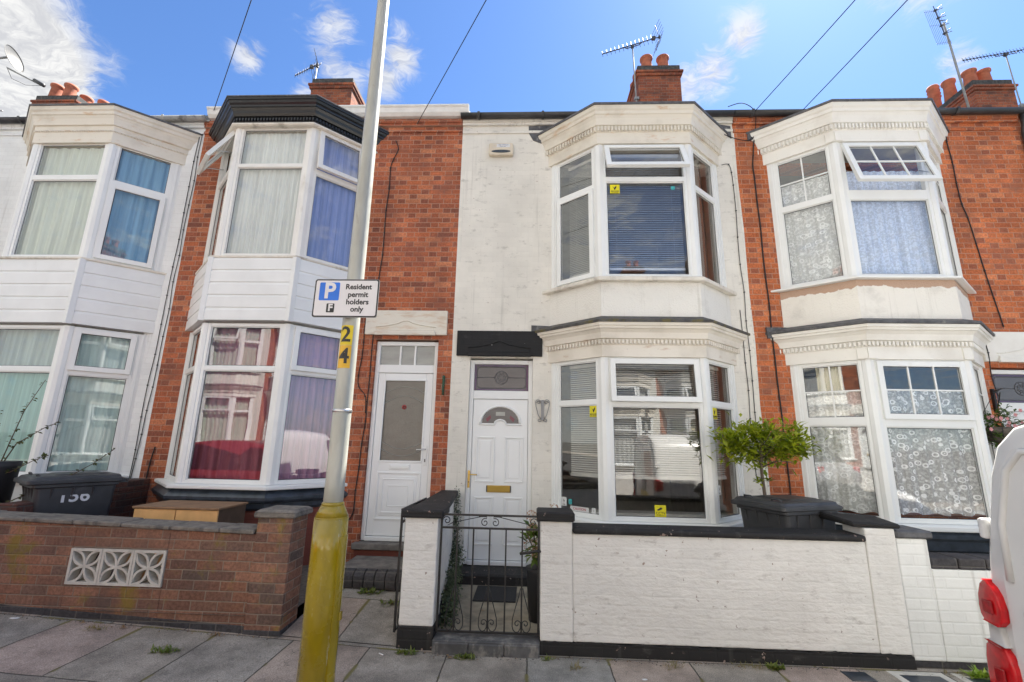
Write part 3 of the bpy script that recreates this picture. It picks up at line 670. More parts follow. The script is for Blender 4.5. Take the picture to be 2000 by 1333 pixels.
def shell(house, W, mat, z_eaves, D=8., gut=None, zfloor=.3):
    """roof, rear and party walls, rooms"""
    rise = .70; yr = 3.85; e = .05
    rf = MB(); zr = z_eaves+rise*(yr+e)
    a = [(-e, z_eaves), (yr, zr), (D, zr-rise*(D-yr)), (D, zr-rise*(D-yr)-.12), (yr, zr-.14), (-e+.02, z_eaves-.10)]
    vs = [(0.0, y, z) for y, z in a]+[(W, y, z) for y, z in a]; n = len(a)
    rf.add(vs, [tuple(range(n)), tuple(range(n, 2*n))[::-1]]+[(i, n+i, n+(i+1) % n, (i+1) % n) for i in range(n)], 'slate')
    rf.tube([(0, yr, zr+.02), (W, yr, zr+.02)], .09, 'terracotta', 8)
    rf.build('roof', house)
    wl = MB()
    wl.box(0.004, W-.004, D-.25, D-.02, -.3, zr-rise*(D-yr)-.13, mat)
    for x in (0.002, W-.102):
        pr = [(.25, -.3), (D-.26, -.3), (D-.26, zr-rise*(D-yr)-.14), (yr, zr-.15), (.25, z_eaves+rise*.25-.02)]
        vs = [(x, y, z) for y, z in pr]+[(x+.1, y, z) for y, z in pr]; n = len(pr)
        wl.add(vs, [tuple(range(n))[::-1], tuple(range(n, 2*n))]+[(i, (i+1) % n, n+(i+1) % n, n+i) for i in range(n)], 'room plaster')
    wl.build('rear_wall', house)
    rm = MB()
    rm.box(.11, W-.11, 3.6, 3.7, -.2, z_eaves-.3, 'room plaster')
    rm.box(.11, W-.11, .245, 3.6, zfloor-.1, zfloor, 'room floor'); rm.box(.11, W-.11, .245, 3.6, 3.12, 3.32, 'room plaster'); rm.box(.11, W-.11, .245, 3.6, z_eaves-.45, z_eaves-.35, 'room plaster')
    rm.build('room_wall', house)
def bay_body(house, b, lo, up, z_base, base_mat, apron, fascias):
    """base wall, apron between the two windows, floor slabs inside"""
    mb = MB(); sweep(mb, b, [(-.11, z_base), (.005, z_base), (.005, lo[0]-.05), (-.11, lo[0]-.05)], base_mat); mb.build('bay_base', house)
    for z0, z1 in ((lo[1]+.02, lo[1]+.1), (up[0]-.16, up[0]-.1), (up[1]+.03, up[1]+.09)):
        s_ = MB(); p = bay_pts(b, -.075, .24); s_.prism([(x, y) for x, y in p], z0, z1, 'room plaster'); s_.build('bay_ceiling', house)
def boards(mb, b, z0, z1, n, mat, d=.03):
    """shiplap cladding: each board leans out at its foot"""
    h = (z1-z0)/n; prof = []
    for i in range(n):
        za = z0+h*i; prof += [(d+.012, za+.004), (d+.012, za+h*.8), (d+.002, za+h*.97), (d+.002, za+h)]
    prof = prof+[(-.1, z1), (-.1, z0)]
    sweep(mb, b, prof, mat)
    pts = bay_pts(b, d+.012)
    for i in (1, 2):
        a, c, e = (Vector(pts[k]) for k in (i-1, i, i+1)); ua = (a-c).normalized(); ue = (e-c).normalized(); mid = (ua+ue).normalized()
        mb.prism([tuple(c+ua*.05-mid*.004), tuple(c-mid*.02), tuple(c+ue*.05-mid*.004), tuple(c+ue*.045+mid*.03), tuple(c+mid*.05), tuple(c+ua*.045+mid*.03)], z0-.005, z1, mat)
def sill(mb, b, z, mat, d=.07, h=.05):
    sweep(mb, b, [(-.08, z-h), (.01, z-h), (.02, z-h*1.2), (d-.005, z-h*1.1), (d, z-h*.9), (d, z-h*.35), (d-.03, z-.004), (-.08, z)], mat)
def gutter(house, x0, x1, z, mat, r=.058, y=-.10, kind='half'):
    mb = MB()
    if kind == 'half':
        n = 10; ring = [(y+r*math.cos(math.pi+math.pi*i/n), z+r*math.sin(math.pi+math.pi*i/n)) for i in range(n+1)]
        ring += [(y+(r-.008)*math.cos(2*math.pi-math.pi*i/n), z+(r-.008)*math.sin(2*math.pi-math.pi*i/n)) for i in range(n+1)]
        mb.loft([[(x0, yy, zz) for yy, zz in ring], [(x1, yy, zz) for yy, zz in ring]], mat)
        x = x0+.25
        while x < x1:
            rg = [(y+(r+.010)*math.cos(math.pi*.95+math.pi*1.1*i/n), z+(r+.010)*math.sin(math.pi*.95+math.pi*1.1*i/n)) for i in range(n+1)]
            rg += [(y+(r+.001)*math.cos(math.pi*2.05-math.pi*1.1*i/n), z+(r+.001)*math.sin(math.pi*2.05-math.pi*1.1*i/n)) for i in range(n+1)]
            mb.loft([[(x, yy, zz) for yy, zz in rg], [(x+.035, yy, zz) for yy, zz in rg]], mat, False); x += .95
        mb.box(x0, x1, -.028, -.004, z-.075, z+.05, mat)
    else:
        pr = [(-.03, z-.07), (-.10, z-.07), (-.14, z-.03), (-.16, z+.03), (-.18, z+.05), (-.18, z+.07), (-.15, z+.07), (-.12, z+.0), (-.03, z+.0)]
        mb.loft([[(x0, yy, zz) for yy, zz in pr], [(x1, yy, zz) for yy, zz in pr]], mat, False)
        mb.box(x0, x1, -.03, -.004, z-.17, z+.06, mat)
    return mb.build('gutter', house)
def F(za, zb=None, **k):
    d = dict(za=za, **k)
    if zb: d['zb'] = zb
    return d
def up_door(house, x0, x1, z0, z1, ztr, mat, style, y=.055, label=None):
    """uPVC door in its frame with a fanlight"""
    fr = MB(); f = .055; yf = y
    fr.box(x0, x0+f, yf, yf+.07, z0, z1, mat); fr.box(x1-f, x1, yf, yf+.07, z0, z1, mat)
    fr.box(x0+f, x1-f, yf, yf+.07, z1-f, z1, mat); fr.box(x0+f, x1-f, yf, yf+.07, ztr-.05, ztr+.06, mat); fr.box(x0+f, x1-f, yf-.03, yf+.07, z0, z0+.05, mat)
    frame = fr.build('door_frame', house, bevel=.005)
    a, c, za, zb = x0+f+.004, x1-f-.004, z0+.056, ztr-.054
    fl = MB(); fa, fb = ztr+.06, z1-f
    fl.add([(x0+f-.003, yf+.03, fa-.003), (x1-f+.003, yf+.03, fa-.003), (x1-f+.003, yf+.03, fb+.003), (x0+f-.003, yf+.03, fb+.003)], [(0, 1, 2, 3)], 'fanlight glass' if style == 'glazed' else 'leaded fanlight glass')
    w = x1-x0-2*f
    if style == 'glazed':
        for q in (.37, .64): fl.box(x0+f+w*q-.012, x0+f+w*q+.012, yf+.012, yf+.028, fa, fb, mat)
    else:
        cx, cz = (x0+x1)/2, (fa+fb)/2; lead = 'lead came'
        def ring(rx, rz, n=24, a0=0, a1=6.2832, cx=cx, cz=cz): return [(cx+rx*math.cos(a0+(a1-a0)*i/n), yf+.027, cz+rz*math.sin(a0+(a1-a0)*i/n)) for i in range(n+1)]
        fl.tube(ring(.085, .085), .005, lead, 4); fl.tube(ring(.05, .05), .004, lead, 4)
        for k in range(8): fl.tube([(cx+.02*math.cos(k*.785), yf+.027, cz+.02*math.sin(k*.785)), (cx+.085*math.cos(k*.785+.4), yf+.027, cz+.085*math.sin(k*.785+.4))], .003, lead, 4)
        fl.tube([(x0+f, yf+.027, cz), (cx-.085, yf+.027, cz)], .004, lead, 4); fl.tube([(cx+.085, yf+.027, cz), (x1-f, yf+.027, cz)], .004, lead, 4)
        i = .035; cr = .05; rim = []
        for sx, sz, a0 in ((1, 1, 0), (-1, 1, 1.571), (-1, -1, 3.1416), (1, -1, 4.712)):
            for q in range(5): rim.append((cx+sx*(w/2-i-cr)+cr*math.cos(a0+q*.39), yf+.027, cz+sz*((fb-fa)/2-i-cr)+cr*math.sin(a0+q*.39)))
        fl.tube(rim, .005, lead, 4, closed=True)
        for sx in (-1, 1): fl.box(cx+sx*(w/2-.018)-.012, cx+sx*(w/2-.018)+.012, yf+.024, yf+.028, fa+.01, fb-.01, 'purple glass')
        for sz in (-1, 1): fl.box(cx-w/2+.04, cx+w/2-.04, yf+.0242, yf+.028, cz+sz*((fb-fa)/2-.016)-.01, cz+sz*((fb-fa)/2-.016)+.01, 'purple glass')
    fl.build('fanlight', house)
    dr = MB(); yd = yf+.012; W = c-a; H = zb-za
    def moulding(px0, px1, pz0, pz1, w_=.022, pr=.012, raised=True):
        for q in ((px0, px1, pz0, pz0+w_), (px0, px1, pz1-w_, pz1), (px0, px0+w_, pz0+w_, pz1-w_), (px1-w_, px1, pz0+w_, pz1-w_)): dr.box(q[0], q[1], yd-pr, yd+.001, q[2], q[3], mat)
        if raised: dr.box(px0+.05, px1-.05, yd-.007, yd+.001, pz0+.05, pz1-.05, mat)
    if style == 'glazed':
        g0, g1, h0, h1 = a+.09, c-.09, za+.90, zb-.09
        dr.box(a, g0, yd, yd+.045, za, zb, mat); dr.box(g1, c, yd, yd+.045, za, zb, mat); dr.box(g0, g1, yd, yd+.045, za, h0, mat); dr.box(g0, g1, yd, yd+.045, h1, zb, mat)
        for q in ((g0, g1, h0-.012, h0+.012), (g0, g1, h1-.012, h1+.012), (g0-.012, g0+.012, h0, h1), (g1-.012, g1+.012, h0, h1)): dr.box(q[0], q[1], yd-.008, yd+.01, q[2], q[3], mat)
        moulding(a+.085, c-.085, za+.19, za+.77); moulding(a+.16, c-.16, za+.27, za+.69, .016, .014, False); moulding(a+.23, c-.23, za+.35, za+.61, .014, .012, False)
    else:
        dr.box(a, c, yd, yd+.045, za, zb, mat)
        for u0, u1 in ((.07, .41), (.59, .93)):
            moulding(a+W*u0, a+W*u1, za+H*.465, za+H*.755); moulding(a+W*u0, a+W*u1, za+H*.085, za+H*.375)
        cx, cz, r = (a+c)/2, za+H*.84, W*.365
        arc = [(cx+r*math.cos(math.pi*i/20), yd-.006, cz+r*.86*math.sin(math.pi*i/20)) for i in range(21)]
        dr.tube(arc, .017, mat, 6)
        dr.tube([(cx-r-.02, yd-.004, cz-.012), (cx-.10, yd-.004, cz-.012)]+[(cx-.075*math.cos(math.pi*i/10), yd-.004, cz-.012+.06*math.sin(math.pi*i/10)) for i in range(11)]+[(cx+.10, yd-.004, cz-.012), (cx+r+.02, yd-.004, cz-.012)], .013, mat, 6)
    d = dr.build('door', house, bevel=.004)
    if label: d['label'] = label
    if style == 'glazed':
        p = MB(); p.add([(g0, yd+.022, h0), (g1, yd+.022, h0), (g1, yd+.022, h1), (g0, yd+.022, h1)], [(0, 1, 2, 3)], 'frosted door glass')
        cx = (g0+g1)/2; hw = (g1-g0)/2
        for zt, bow in ((h1-.27, .11), (h1-.13, .09)):
            p.tube([(cx+hw*(i/10-1), yd+.018, zt+bow*math.cos((i/10-1)*1.57)-.05) for i in range(21)], .0035, 'fanlight glass', 4)
        for zt in (h0+.20, h0+.11):
            p.tube([(cx+hw*(i/10-1), yd+.018, zt-.09*math.cos((i/10-1)*1.57)+.05) for i in range(21)], .0035, 'fanlight glass', 4)
        for i in range(8):
            an = i*.785; p.lathe([(.012, 0), (.012, .004)], 'caution red', 8, Matrix.Translation((cx+.02*math.cos(an), yd+.018, h1-.36+.02*math.sin(an))) @ Matrix.Rotation(R(90), 4, 'X'))
        p.build('pane', d)
        lb = MB(); lb.box(cx-.135, cx+.135, yd-.012, yd+.002, za+.80, za+.87, 'door white'); lb.box(cx-.115, cx+.115, yd-.018, yd-.01, za+.815, za+.855, 'upvc white'); lb.build('letterbox', d, bevel=.004)
        h = MB(); hx = c-.045; h.box(hx-.016, hx+.016, yd-.012, yd+.002, za+.86, za+1.11, 'upvc white'); h.tube([(hx, yd-.01, za+1.06), (hx, yd-.05, za+1.06), (hx-.11, yd-.055, za+1.055)], .009, 'steel', 7); h.box(hx-.007, hx+.007, yd-.015, yd, za+.90, za+.94, 'dark plastic'); h.build('door_handle', d, bevel=.003)
    else:
        p = MB(); n = 14
        out = [(cx+(r-.02)*math.cos(math.pi*i/n), (cz+.004)+(r-.02)*.86*math.sin(math.pi*i/n)) for i in range(n+1)]+[(cx-.085*math.cos(math.pi*i/8), cz+.004+.055*math.sin(math.pi*i/8)) for i in range(9)]
        p.extr(out, yd-.004, yd+.001, 'leaded fanlight glass')
        for k in (-1, 1): p.extr([(cx+k*.17, cz+.02), (cx+k*.12, cz+.07), (cx+k*.13, cz+.11), (cx+k*.19, cz+.06)][::k], yd-.006, yd-.003, 'red glass')
        p.box(cx-.06, cx+.06, yd-.0055, yd-.003, cz+.10, cz+.15, 'fanlight glass')
        p.build('pane', d)
        lb = MB(); lz = za+H*.425; lb.box(cx-.155, cx+.155, yd-.014, yd+.002, lz-.042, lz+.042, 'letterplate gold'); lb.box(cx-.145, cx+.145, yd-.02, yd-.012, lz-.03, lz+.03, 'letterplate gold')
        for k in (-1, 1): lb.box(cx+k*.15-.007, cx+k*.15+.007, yd-.022, yd-.012, lz-.04, lz+.04, 'dark plastic')
        lb.build('letterbox', d, bevel=.003)
        h = MB(); hx = x0+.035; hz = za+H*.49; h.box(hx-.014, hx+.014, yf-.010, yf+.001, hz-.12, hz+.09, 'brass'); h.tube([(hx, yf-.01, hz+.045), (hx, yf-.05, hz+.045), (hx+.11, yf-.055, hz+.042)], .008, 'brass', 7); h.lathe([(.008, 0), (.008, .006)], 'dark plastic', 8, Matrix.Translation((hx, yf-.010, hz-.05)) @ Matrix.Rotation(R(90), 4, 'X')); h.build('door_handle', d, bevel=.003)
    return d
def lintel(house, x0, x1, z0, z1, mat, pr=.035, label=None):
    mb = MB(); mb.box(x0, x1, -pr, .02, z0, z1, mat); w = x1-x0; i = w*.13
    mb.box(x0+i, x1-i, -pr-.035, -pr+.002, z0-.012, z0+.04, mat); mb.box(x0+i+.02, x1-i-.02, -pr-.018, -pr+.002, z0+.04, z0+.075, mat)
    cx = (x0+x1)/2; hw = w/2-i
    crv = [(cx+hw*s_, -pr-.004, z0+.135+.05*math.cos(s_*3.1416)*.5+.035*math.exp(-(s_*5)**2)) for s_ in [k/14-1 for k in range(29)]]
    mb.tube(crv, .010, mat, 5)
    l = mb.build('lintel', house, bevel=.006)
    if label: l['label'] = label
    return l
def cornice(house, b, prof, mat, dz, dsize, dmat, roofprof, roofmat, dd=.045, label=None):
    mb = MB(); sweep(mb, b, prof, mat); dentils(mb, b, dd, dz[0], dz[1], dsize, dmat or mat)
    c = mb.build('cornice', house, bevel=.004)
    if label: c['label'] = label
    rm = MB(); sweep(rm, b, roofprof, roofmat)
    pts = bay_pts(b, roofprof[-1][0]+.0, .02); z = roofprof[-1][1]
    if roofprof[-1][0] < -.2 or len(roofprof) == 4: pass
    rm.build('bay_roof', house)
    return c
def flat_top(house, b, d, z0, z1, mat):
    rm = MB(); p = bay_pts(b, d, .02); q = bay_pts(b, d-.03, .02)
    rm.prism(p, z0, z1, mat); rm.prism(bay_pts(b, d*.2, .015), z1-.004, z1+.05, mat); rm.build('bay_roof', house, bevel=.006)

PROF_LO = lambda z, s=1.: [(-.1, z), (.028, z), (.028, z+.145), (.036, z+.15), (.036, z+.215), (.062, z+.222), (.068, z+.25), (.078, z+.29), (.105, z+.325), (.125, z+.335), (.13, z+.36), (.145, z+.365), (.15, z+.40), (-.1, z+.405)]
PROF_UP = lambda z: [(-.1, z), (.028, z), (.028, z+.165), (.036, z+.17), (.036, z+.255), (.060, z+.262), (.066, z+.30), (.076, z+.35), (.092, z+.39), (.106, z+.40), (.110, z+.44), (.128, z+.46), (.138, z+.51), (-.1, z+.515)]

Y0 = 5.9
# ---- house with the white front, third from the left
def house_white():
    X0 = -1.05; W = 3.98; h = thing('terraced_house', 'white terraced house with black door lintel, cream cornices and yellow stickers in its windows', 'house', (X0, Y0, 0), group='terraced houses along the street')
    b = (1.33, 1.925, 3.145, 3.70, -.5); lo = (.83, 2.70); up = (3.72, 5.61)
    mb = MB(); door_hole_wall(mb, W, (.25, 1.085, 2.76), b, 6.42, 'white painted brick', lo, up, bands=((6.17, 6.21, .02), (6.30, 6.34, .035), (6.34, 6.42, .05)))
    mb.build('wall', h)['label'] = 'white painted brick front with flaking patches'
    shell(h, W, 'red brick', 6.47); bay_body(h, b, lo, up, -.1, 'white painted brick', None, None)
    sm = MB(); sill(sm, b, lo[0], 'upvc white', .09, .055); sm.build('window_sill', h)
    sm = MB(); sill(sm, b, up[0], 'sill paint', .085, .06); sm.build('window_sill', h)
    am = MB(); sweep(am, b, [(-.1, 3.10), (.012, 3.10), (.012, 3.665), (-.1, 3.665)], 'white pebbledash'); am.build('bay_apron', h)
    wl, pl = bay_window(h, b, lo[0], lo[1], [[F(.87, 2.13), F(2.19)], [F(.87, 2.11), F(2.18, kind='sash', tilt=4)], [F(.87, 2.13), F(2.19)]], label='lower bay window with blinds behind it')
    wu, pu = bay_window(h, b, up[0], up[1], [[F(3.76, 4.98, kind='sash'), F(5.05)], [F(3.76, 5.06), F(5.13, kind='sash', tilt=25)], [F(3.76, 4.98), F(5.05)]], label='upper bay window with its top light propped open')
    cornice(h, b, PROF_LO(2.70), 'cream cornice paint', (2.855, 2.908), .026, 'cream cornice paint', [(-.1, 3.100), (.165, 3.100), (.168, 3.130), (.0, 3.215), (-.1, 3.215)], 'mossy lead', label='lower bay cornice, cream with a row of dentils')
    cornice(h, b, PROF_UP(5.61), 'weathered cornice paint', (5.785, 5.855), .026, 'weathered cornice paint', [(-.1, 6.12), (.152, 6.12), (.154, 6.15), (.12, 6.155), (-.1, 6.155)], 'lead', label='upper bay cornice streaked with rust')
    flat_top(h, b, .135, 6.13, 6.165, 'lead')
    fl = MB(); fl.extr([(1.18, 6.0), (1.36, 6.16), (1.36, 6.30), (.99, 6.29), (.99, 6.18), (1.06, 6.05)], -.012, .01, 'lead'); fl.build('lead_flashing', h); fl = MB(); fl.extr([(3.76, 6.20), (3.95, 6.06), (3.95, 6.26), (3.76, 6.30)], -.012, .01, 'lead'); fl.build('lead_flashing', h); fl = MB(); fl.extr([(1.06, 3.02), (1.30, 3.07), (1.30, 3.2), (1.06, 3.21)], -.02, .01, 'lead'); fl.build('lead_flashing', h)
    lintel(h, .065, 1.21, 2.785, 3.125, 'black stone paint', label='black painted lintel with scalloped moulding')
    up_door(h, .25, 1.085, .20, 2.74, 2.27, 'door white', 'fan', label='white panelled door with fan window and gold letterplate')
    gutter(h, -.02, 3.98, 6.42, 'gutter black')
    chimney(h, 3.98, 3.75, 8.8, 10.28, .98, 1.25, ((-.22, -.42, .36, 'round'), (.17, -.42, .36, 'round'), (-.28, .1, .36, 'round'), (-.28, .42, .42, 'roll')), label='brick chimney stack with sooty crown')
    st = MB(); st.box(.15, 1.17, -.34, .05, -.2, .195, 'black masonry paint'); st.build('doorstep', h, bevel=.02)
    # stickers on the panes
    def stick(win, face, pts, u, z, w, hh, mat, lines, icon=None, shell_y=.022):
        T, L = frameT(pts[face], pts[face+1]); s_ = MB(); s_.box(u, u+w, shell_y, shell_y+.0015, z, z+hh, mat, T)
        if icon: s_.extr([(u+w*a, z+hh*c) for a, c in icon], shell_y-.0015, shell_y-.0002, 'sign black', T)
        for txt, size, zz, col in lines:
            A = T @ Matrix.Translation((u+w/2, shell_y-.001, z+hh*zz)) @ Matrix.Rotation(R(90), 4, 'X'); textmb(s_, txt, size, col, A)
        return s_.build('sticker', win)
    dog = [(.25, .80), (.45, .62), (.50, .72), (.68, .88), (.66, .66), (.56, .50), (.50, .38), (.42, .46), (.40, .58)]
    bw = [('BEWARE', .026, .24, 'sign black'), ('OF THE DOG', .015, .1, 'sign black')]
    stick(wu, 1, pu, .155, 4.90, .125, .125, 'sign yellow', bw, dog)
    stick(wl, 0, pl, .565, 1.985, .115, .135, 'sign yellow', bw, dog)
    stick(wl, 2, pl, .115, 1.985, .115, .135, 'sign yellow', bw, dog)
    stick(wl, 1, pl, .545, .885, .125, .125, 'sign yellow', [('CCTV', .04, .30, 'sign black'), ('IN OPERATION', .013, .1, 'sign black')], [(.22, .62), (.55, .82), (.68, .74), (.66, .66), (.34, .52), (.22, .54)])
    stick(wl, 0, pl, .14, .93, .075, .10, 'sticker white', [('ALARM', .014, .16, 'sign black')], [(.5, .85), (.36, .55), (.5, .58), (.46, .32), (.64, .64), (.52, .62)])
    stick(wl, 0, pl, .27, .885, .26, .055, 'sticker white', [('CAUTION', .04, .5, 'caution red')])
    stick(wl, 0, pl, .57, .885, .055, .06, 'sticker white', [('i', .03, .5, 'sign black')])
    stick(wl, 2, pl, .12, 1.13, .055, .10, 'sticker white', [('ALARM', .010, .16, 'sign black')], [(.5, .85), (.36, .55), (.5, .58), (.46, .32), (.64, .64), (.52, .62)])
    s_ = stick(wl, 0, pl, .245, .955, .05, .06, 'sticker teal', [])
    stick(wu, 1, pu, .95, 4.95, .05, .05, 'sticker teal', [])
    # blinds and curtain in the rooms
    for face, nm in ((0, 'left'), (1, 'front'), (2, 'right')):
        blind('venetian blind half lowered behind the %s pane of the lower bay of the white house' % nm, b, .13, 1.28, 2.62, face, X0, trim=.06)
    blind('venetian blind drawn over the front pane of the upper bay of the white house', b, .13, 3.86, 5.5, 1, X0, 'sky tinted blind slat')
    blind('venetian blind drawn behind the left pane of the upper bay of the white house', b, .13, 3.86, 5.5, 0, X0)
    curtain('curtain', 'brown curtain at the right pane of the upper bay of the white house', 'curtain', b, .16, 3.75, 5.55, [2], 'brown drape', X0=X0)
    return h
house_white()
# ---- right-hand red brick house with white cornices
def house_right():
    X0 = 2.93; W = 4.0; h = thing('terraced_house', 'red brick terraced house with white cornices and lace net curtains, beside the van', 'house', (X0, Y0, 0), group='terraced houses along the street')
    b = (.43, 1.055, 2.215, 2.82, -.5); lo = (.89, 2.71); up = (3.74, 5.62)
    mb = MB(); door_hole_wall(mb, W, (2.93, 3.75, 2.72), b, 6.42, 'bright red brick', lo, up, bands=((6.16, 6.20, .02), (6.28, 6.32, .035), (6.32, 6.42, .05)))
    mb.build('wall', h)
    pm = MB(); pm.extr([(.0, -.2), (.012, -.2), (.02, 1.4), (.004, 2.2), (.022, 3.0), (.008, 3.7), (.02, 4.6), (.004, 5.4), (.014, 6.15), (.0, 6.15)], -.004, .0, 'chipped white brick'); pm.build('paint_edge', h)
    shell(h, W, 'red brick', 6.47); bay_body(h, b, lo, up, -.1, 'black masonry paint', None, None)
    sm = MB(); sill(sm, b, lo[0], 'upvc white', .09, .06); sm.build('window_sill', h)
    sm = MB(); sill(sm, b, up[0], 'upvc white', .085, .035); sm.build('window_sill', h)
    sm = MB(); sweep(sm, b, [(-.08, .60), (.02, .60), (.05, .63), (.05, .72), (.075, .75), (.075, .79), (.03, .835), (-.08, .835)], 'blue black sill'); sm.build('bay_plinth', h, bevel=.008)
    am = MB(); sweep(am, b, [(-.1, 3.10), (.012, 3.10), (.012, 3.70), (-.1, 3.70)], 'patched pebbledash'); am.build('bay_apron', h)
    g22 = (2, 2); g32 = (3, 2)
    bay_window(h, b, lo[0], lo[1], [[F(.93, 1.94), F(2.03, grid=g22)], [F(.93, 1.93), F(2.03, kind='sash', grid=g32)], [F(.93, 1.94), F(2.03, grid=g22)]], label='lower bay window with square glazing bars on top')
    bay_window(h, b, up[0], up[1], [[F(3.78, 4.83), F(4.91, grid=g22)], [F(3.78, 4.80), F(4.93, kind='sash', tilt=17, grid=g32)], [F(3.78, 4.83), F(4.91, grid=g22)]], label='upper bay window with a barred top light propped open')
    cornice(h, b, PROF_LO(2.71), 'white cornice paint', (2.865, 2.918), .026, None, [(-.1, 3.115), (.165, 3.115), (.168, 3.145), (.0, 3.215), (-.1, 3.215)], 'lead', label='lower bay cornice, white with dentils')
    cornice(h, b, PROF_UP(5.62), 'white cornice paint', (5.795, 5.865), .026, None, [(-.1, 6.13), (.152, 6.13), (.154, 6.16), (.12, 6.165), (-.1, 6.165)], 'lead', label='upper bay cornice, white with dentils')
    flat_top(h, b, .135, 6.14, 6.175, 'lead')
    for bb, z in ((b, 2.71), (b, 5.62)):
        pts = bay_pts(b, .028); pm = MB()
        for i in (1, 2):
            pm = MB()
            for f in (i-1, i):
                T, L = frameT(pts[f], pts[f+1]); u0 = L-.10 if f == i-1 else .002; pm.box(u0, u0+.098, -.012, .001, z+.004, z+.14, 'white cornice paint', T)
            pm.build('cornice_block', h, bevel=.003)
    fl = MB(); fl.extr([(.18, 3.06), (.47, 3.10), (.47, 3.21), (.17, 3.21)], -.03, .01, 'lead'); fl.build('lead_flashing', h); fl = MB(); fl.extr([(.2, 6.02), (.45, 6.14), (.45, 6.2), (.2, 6.12)], -.02, .01, 'lead'); fl.build('lead_flashing', h)
    lintel(h, 2.86, 3.97, 2.79, 3.18, 'white cornice paint', label='white lintel with scalloped moulding')
    up_door(h, 2.93, 3.75, .10, 2.70, 2.22, 'upvc white', 'fan', label='white door mostly hidden by the van')
    gutter(h, -.02, 4.0, 6.42, 'gutter black')
    dp = MB(); dp.tube([(4.03, -.09, 6.40), (4.03, -.075, 6.2), (4.03, -.05, 6.1), (4.03, -.05, .1)], .036, 'gutter black', 10); dp.build('downpipe', h)
    curtain('curtain', 'blue tinted lace curtain at the front of the upper bay beside the van', 'curtain', b, .09, 3.78, 5.25, [1], 'blue lace net', .016, .11, X0=X0, group='net curtains')
    curtain('curtain', 'grey lace curtain at the left pane of the upper bay beside the van', 'curtain', b, .09, 3.78, 5.25, [0], 'grey lace net', .012, .13, X0=X0, group='net curtains')
    curtain('curtain', 'white lace curtain with scalloped hem at the front of the lower bay beside the van', 'curtain', b, .09, .98, 2.36, [1], 'white lace net', .022, .15, X0=X0, scal=.03, group='net curtains')
    curtain('curtain', 'grey lace curtain at the left pane of the lower bay behind the bay tree', 'curtain', b, .09, .96, 2.36, [0], 'grey lace net', .014, .15, X0=X0, scal=.03, group='net curtains')
    curtain('curtain', 'cream curtain seen above the lace net in the lower bay of the right-hand brick house', 'curtain', b, .2, .96, 2.68, [0], 'cream drape', .02, .10, X0=X0, part=(.0, .55))
    return h
house_right()
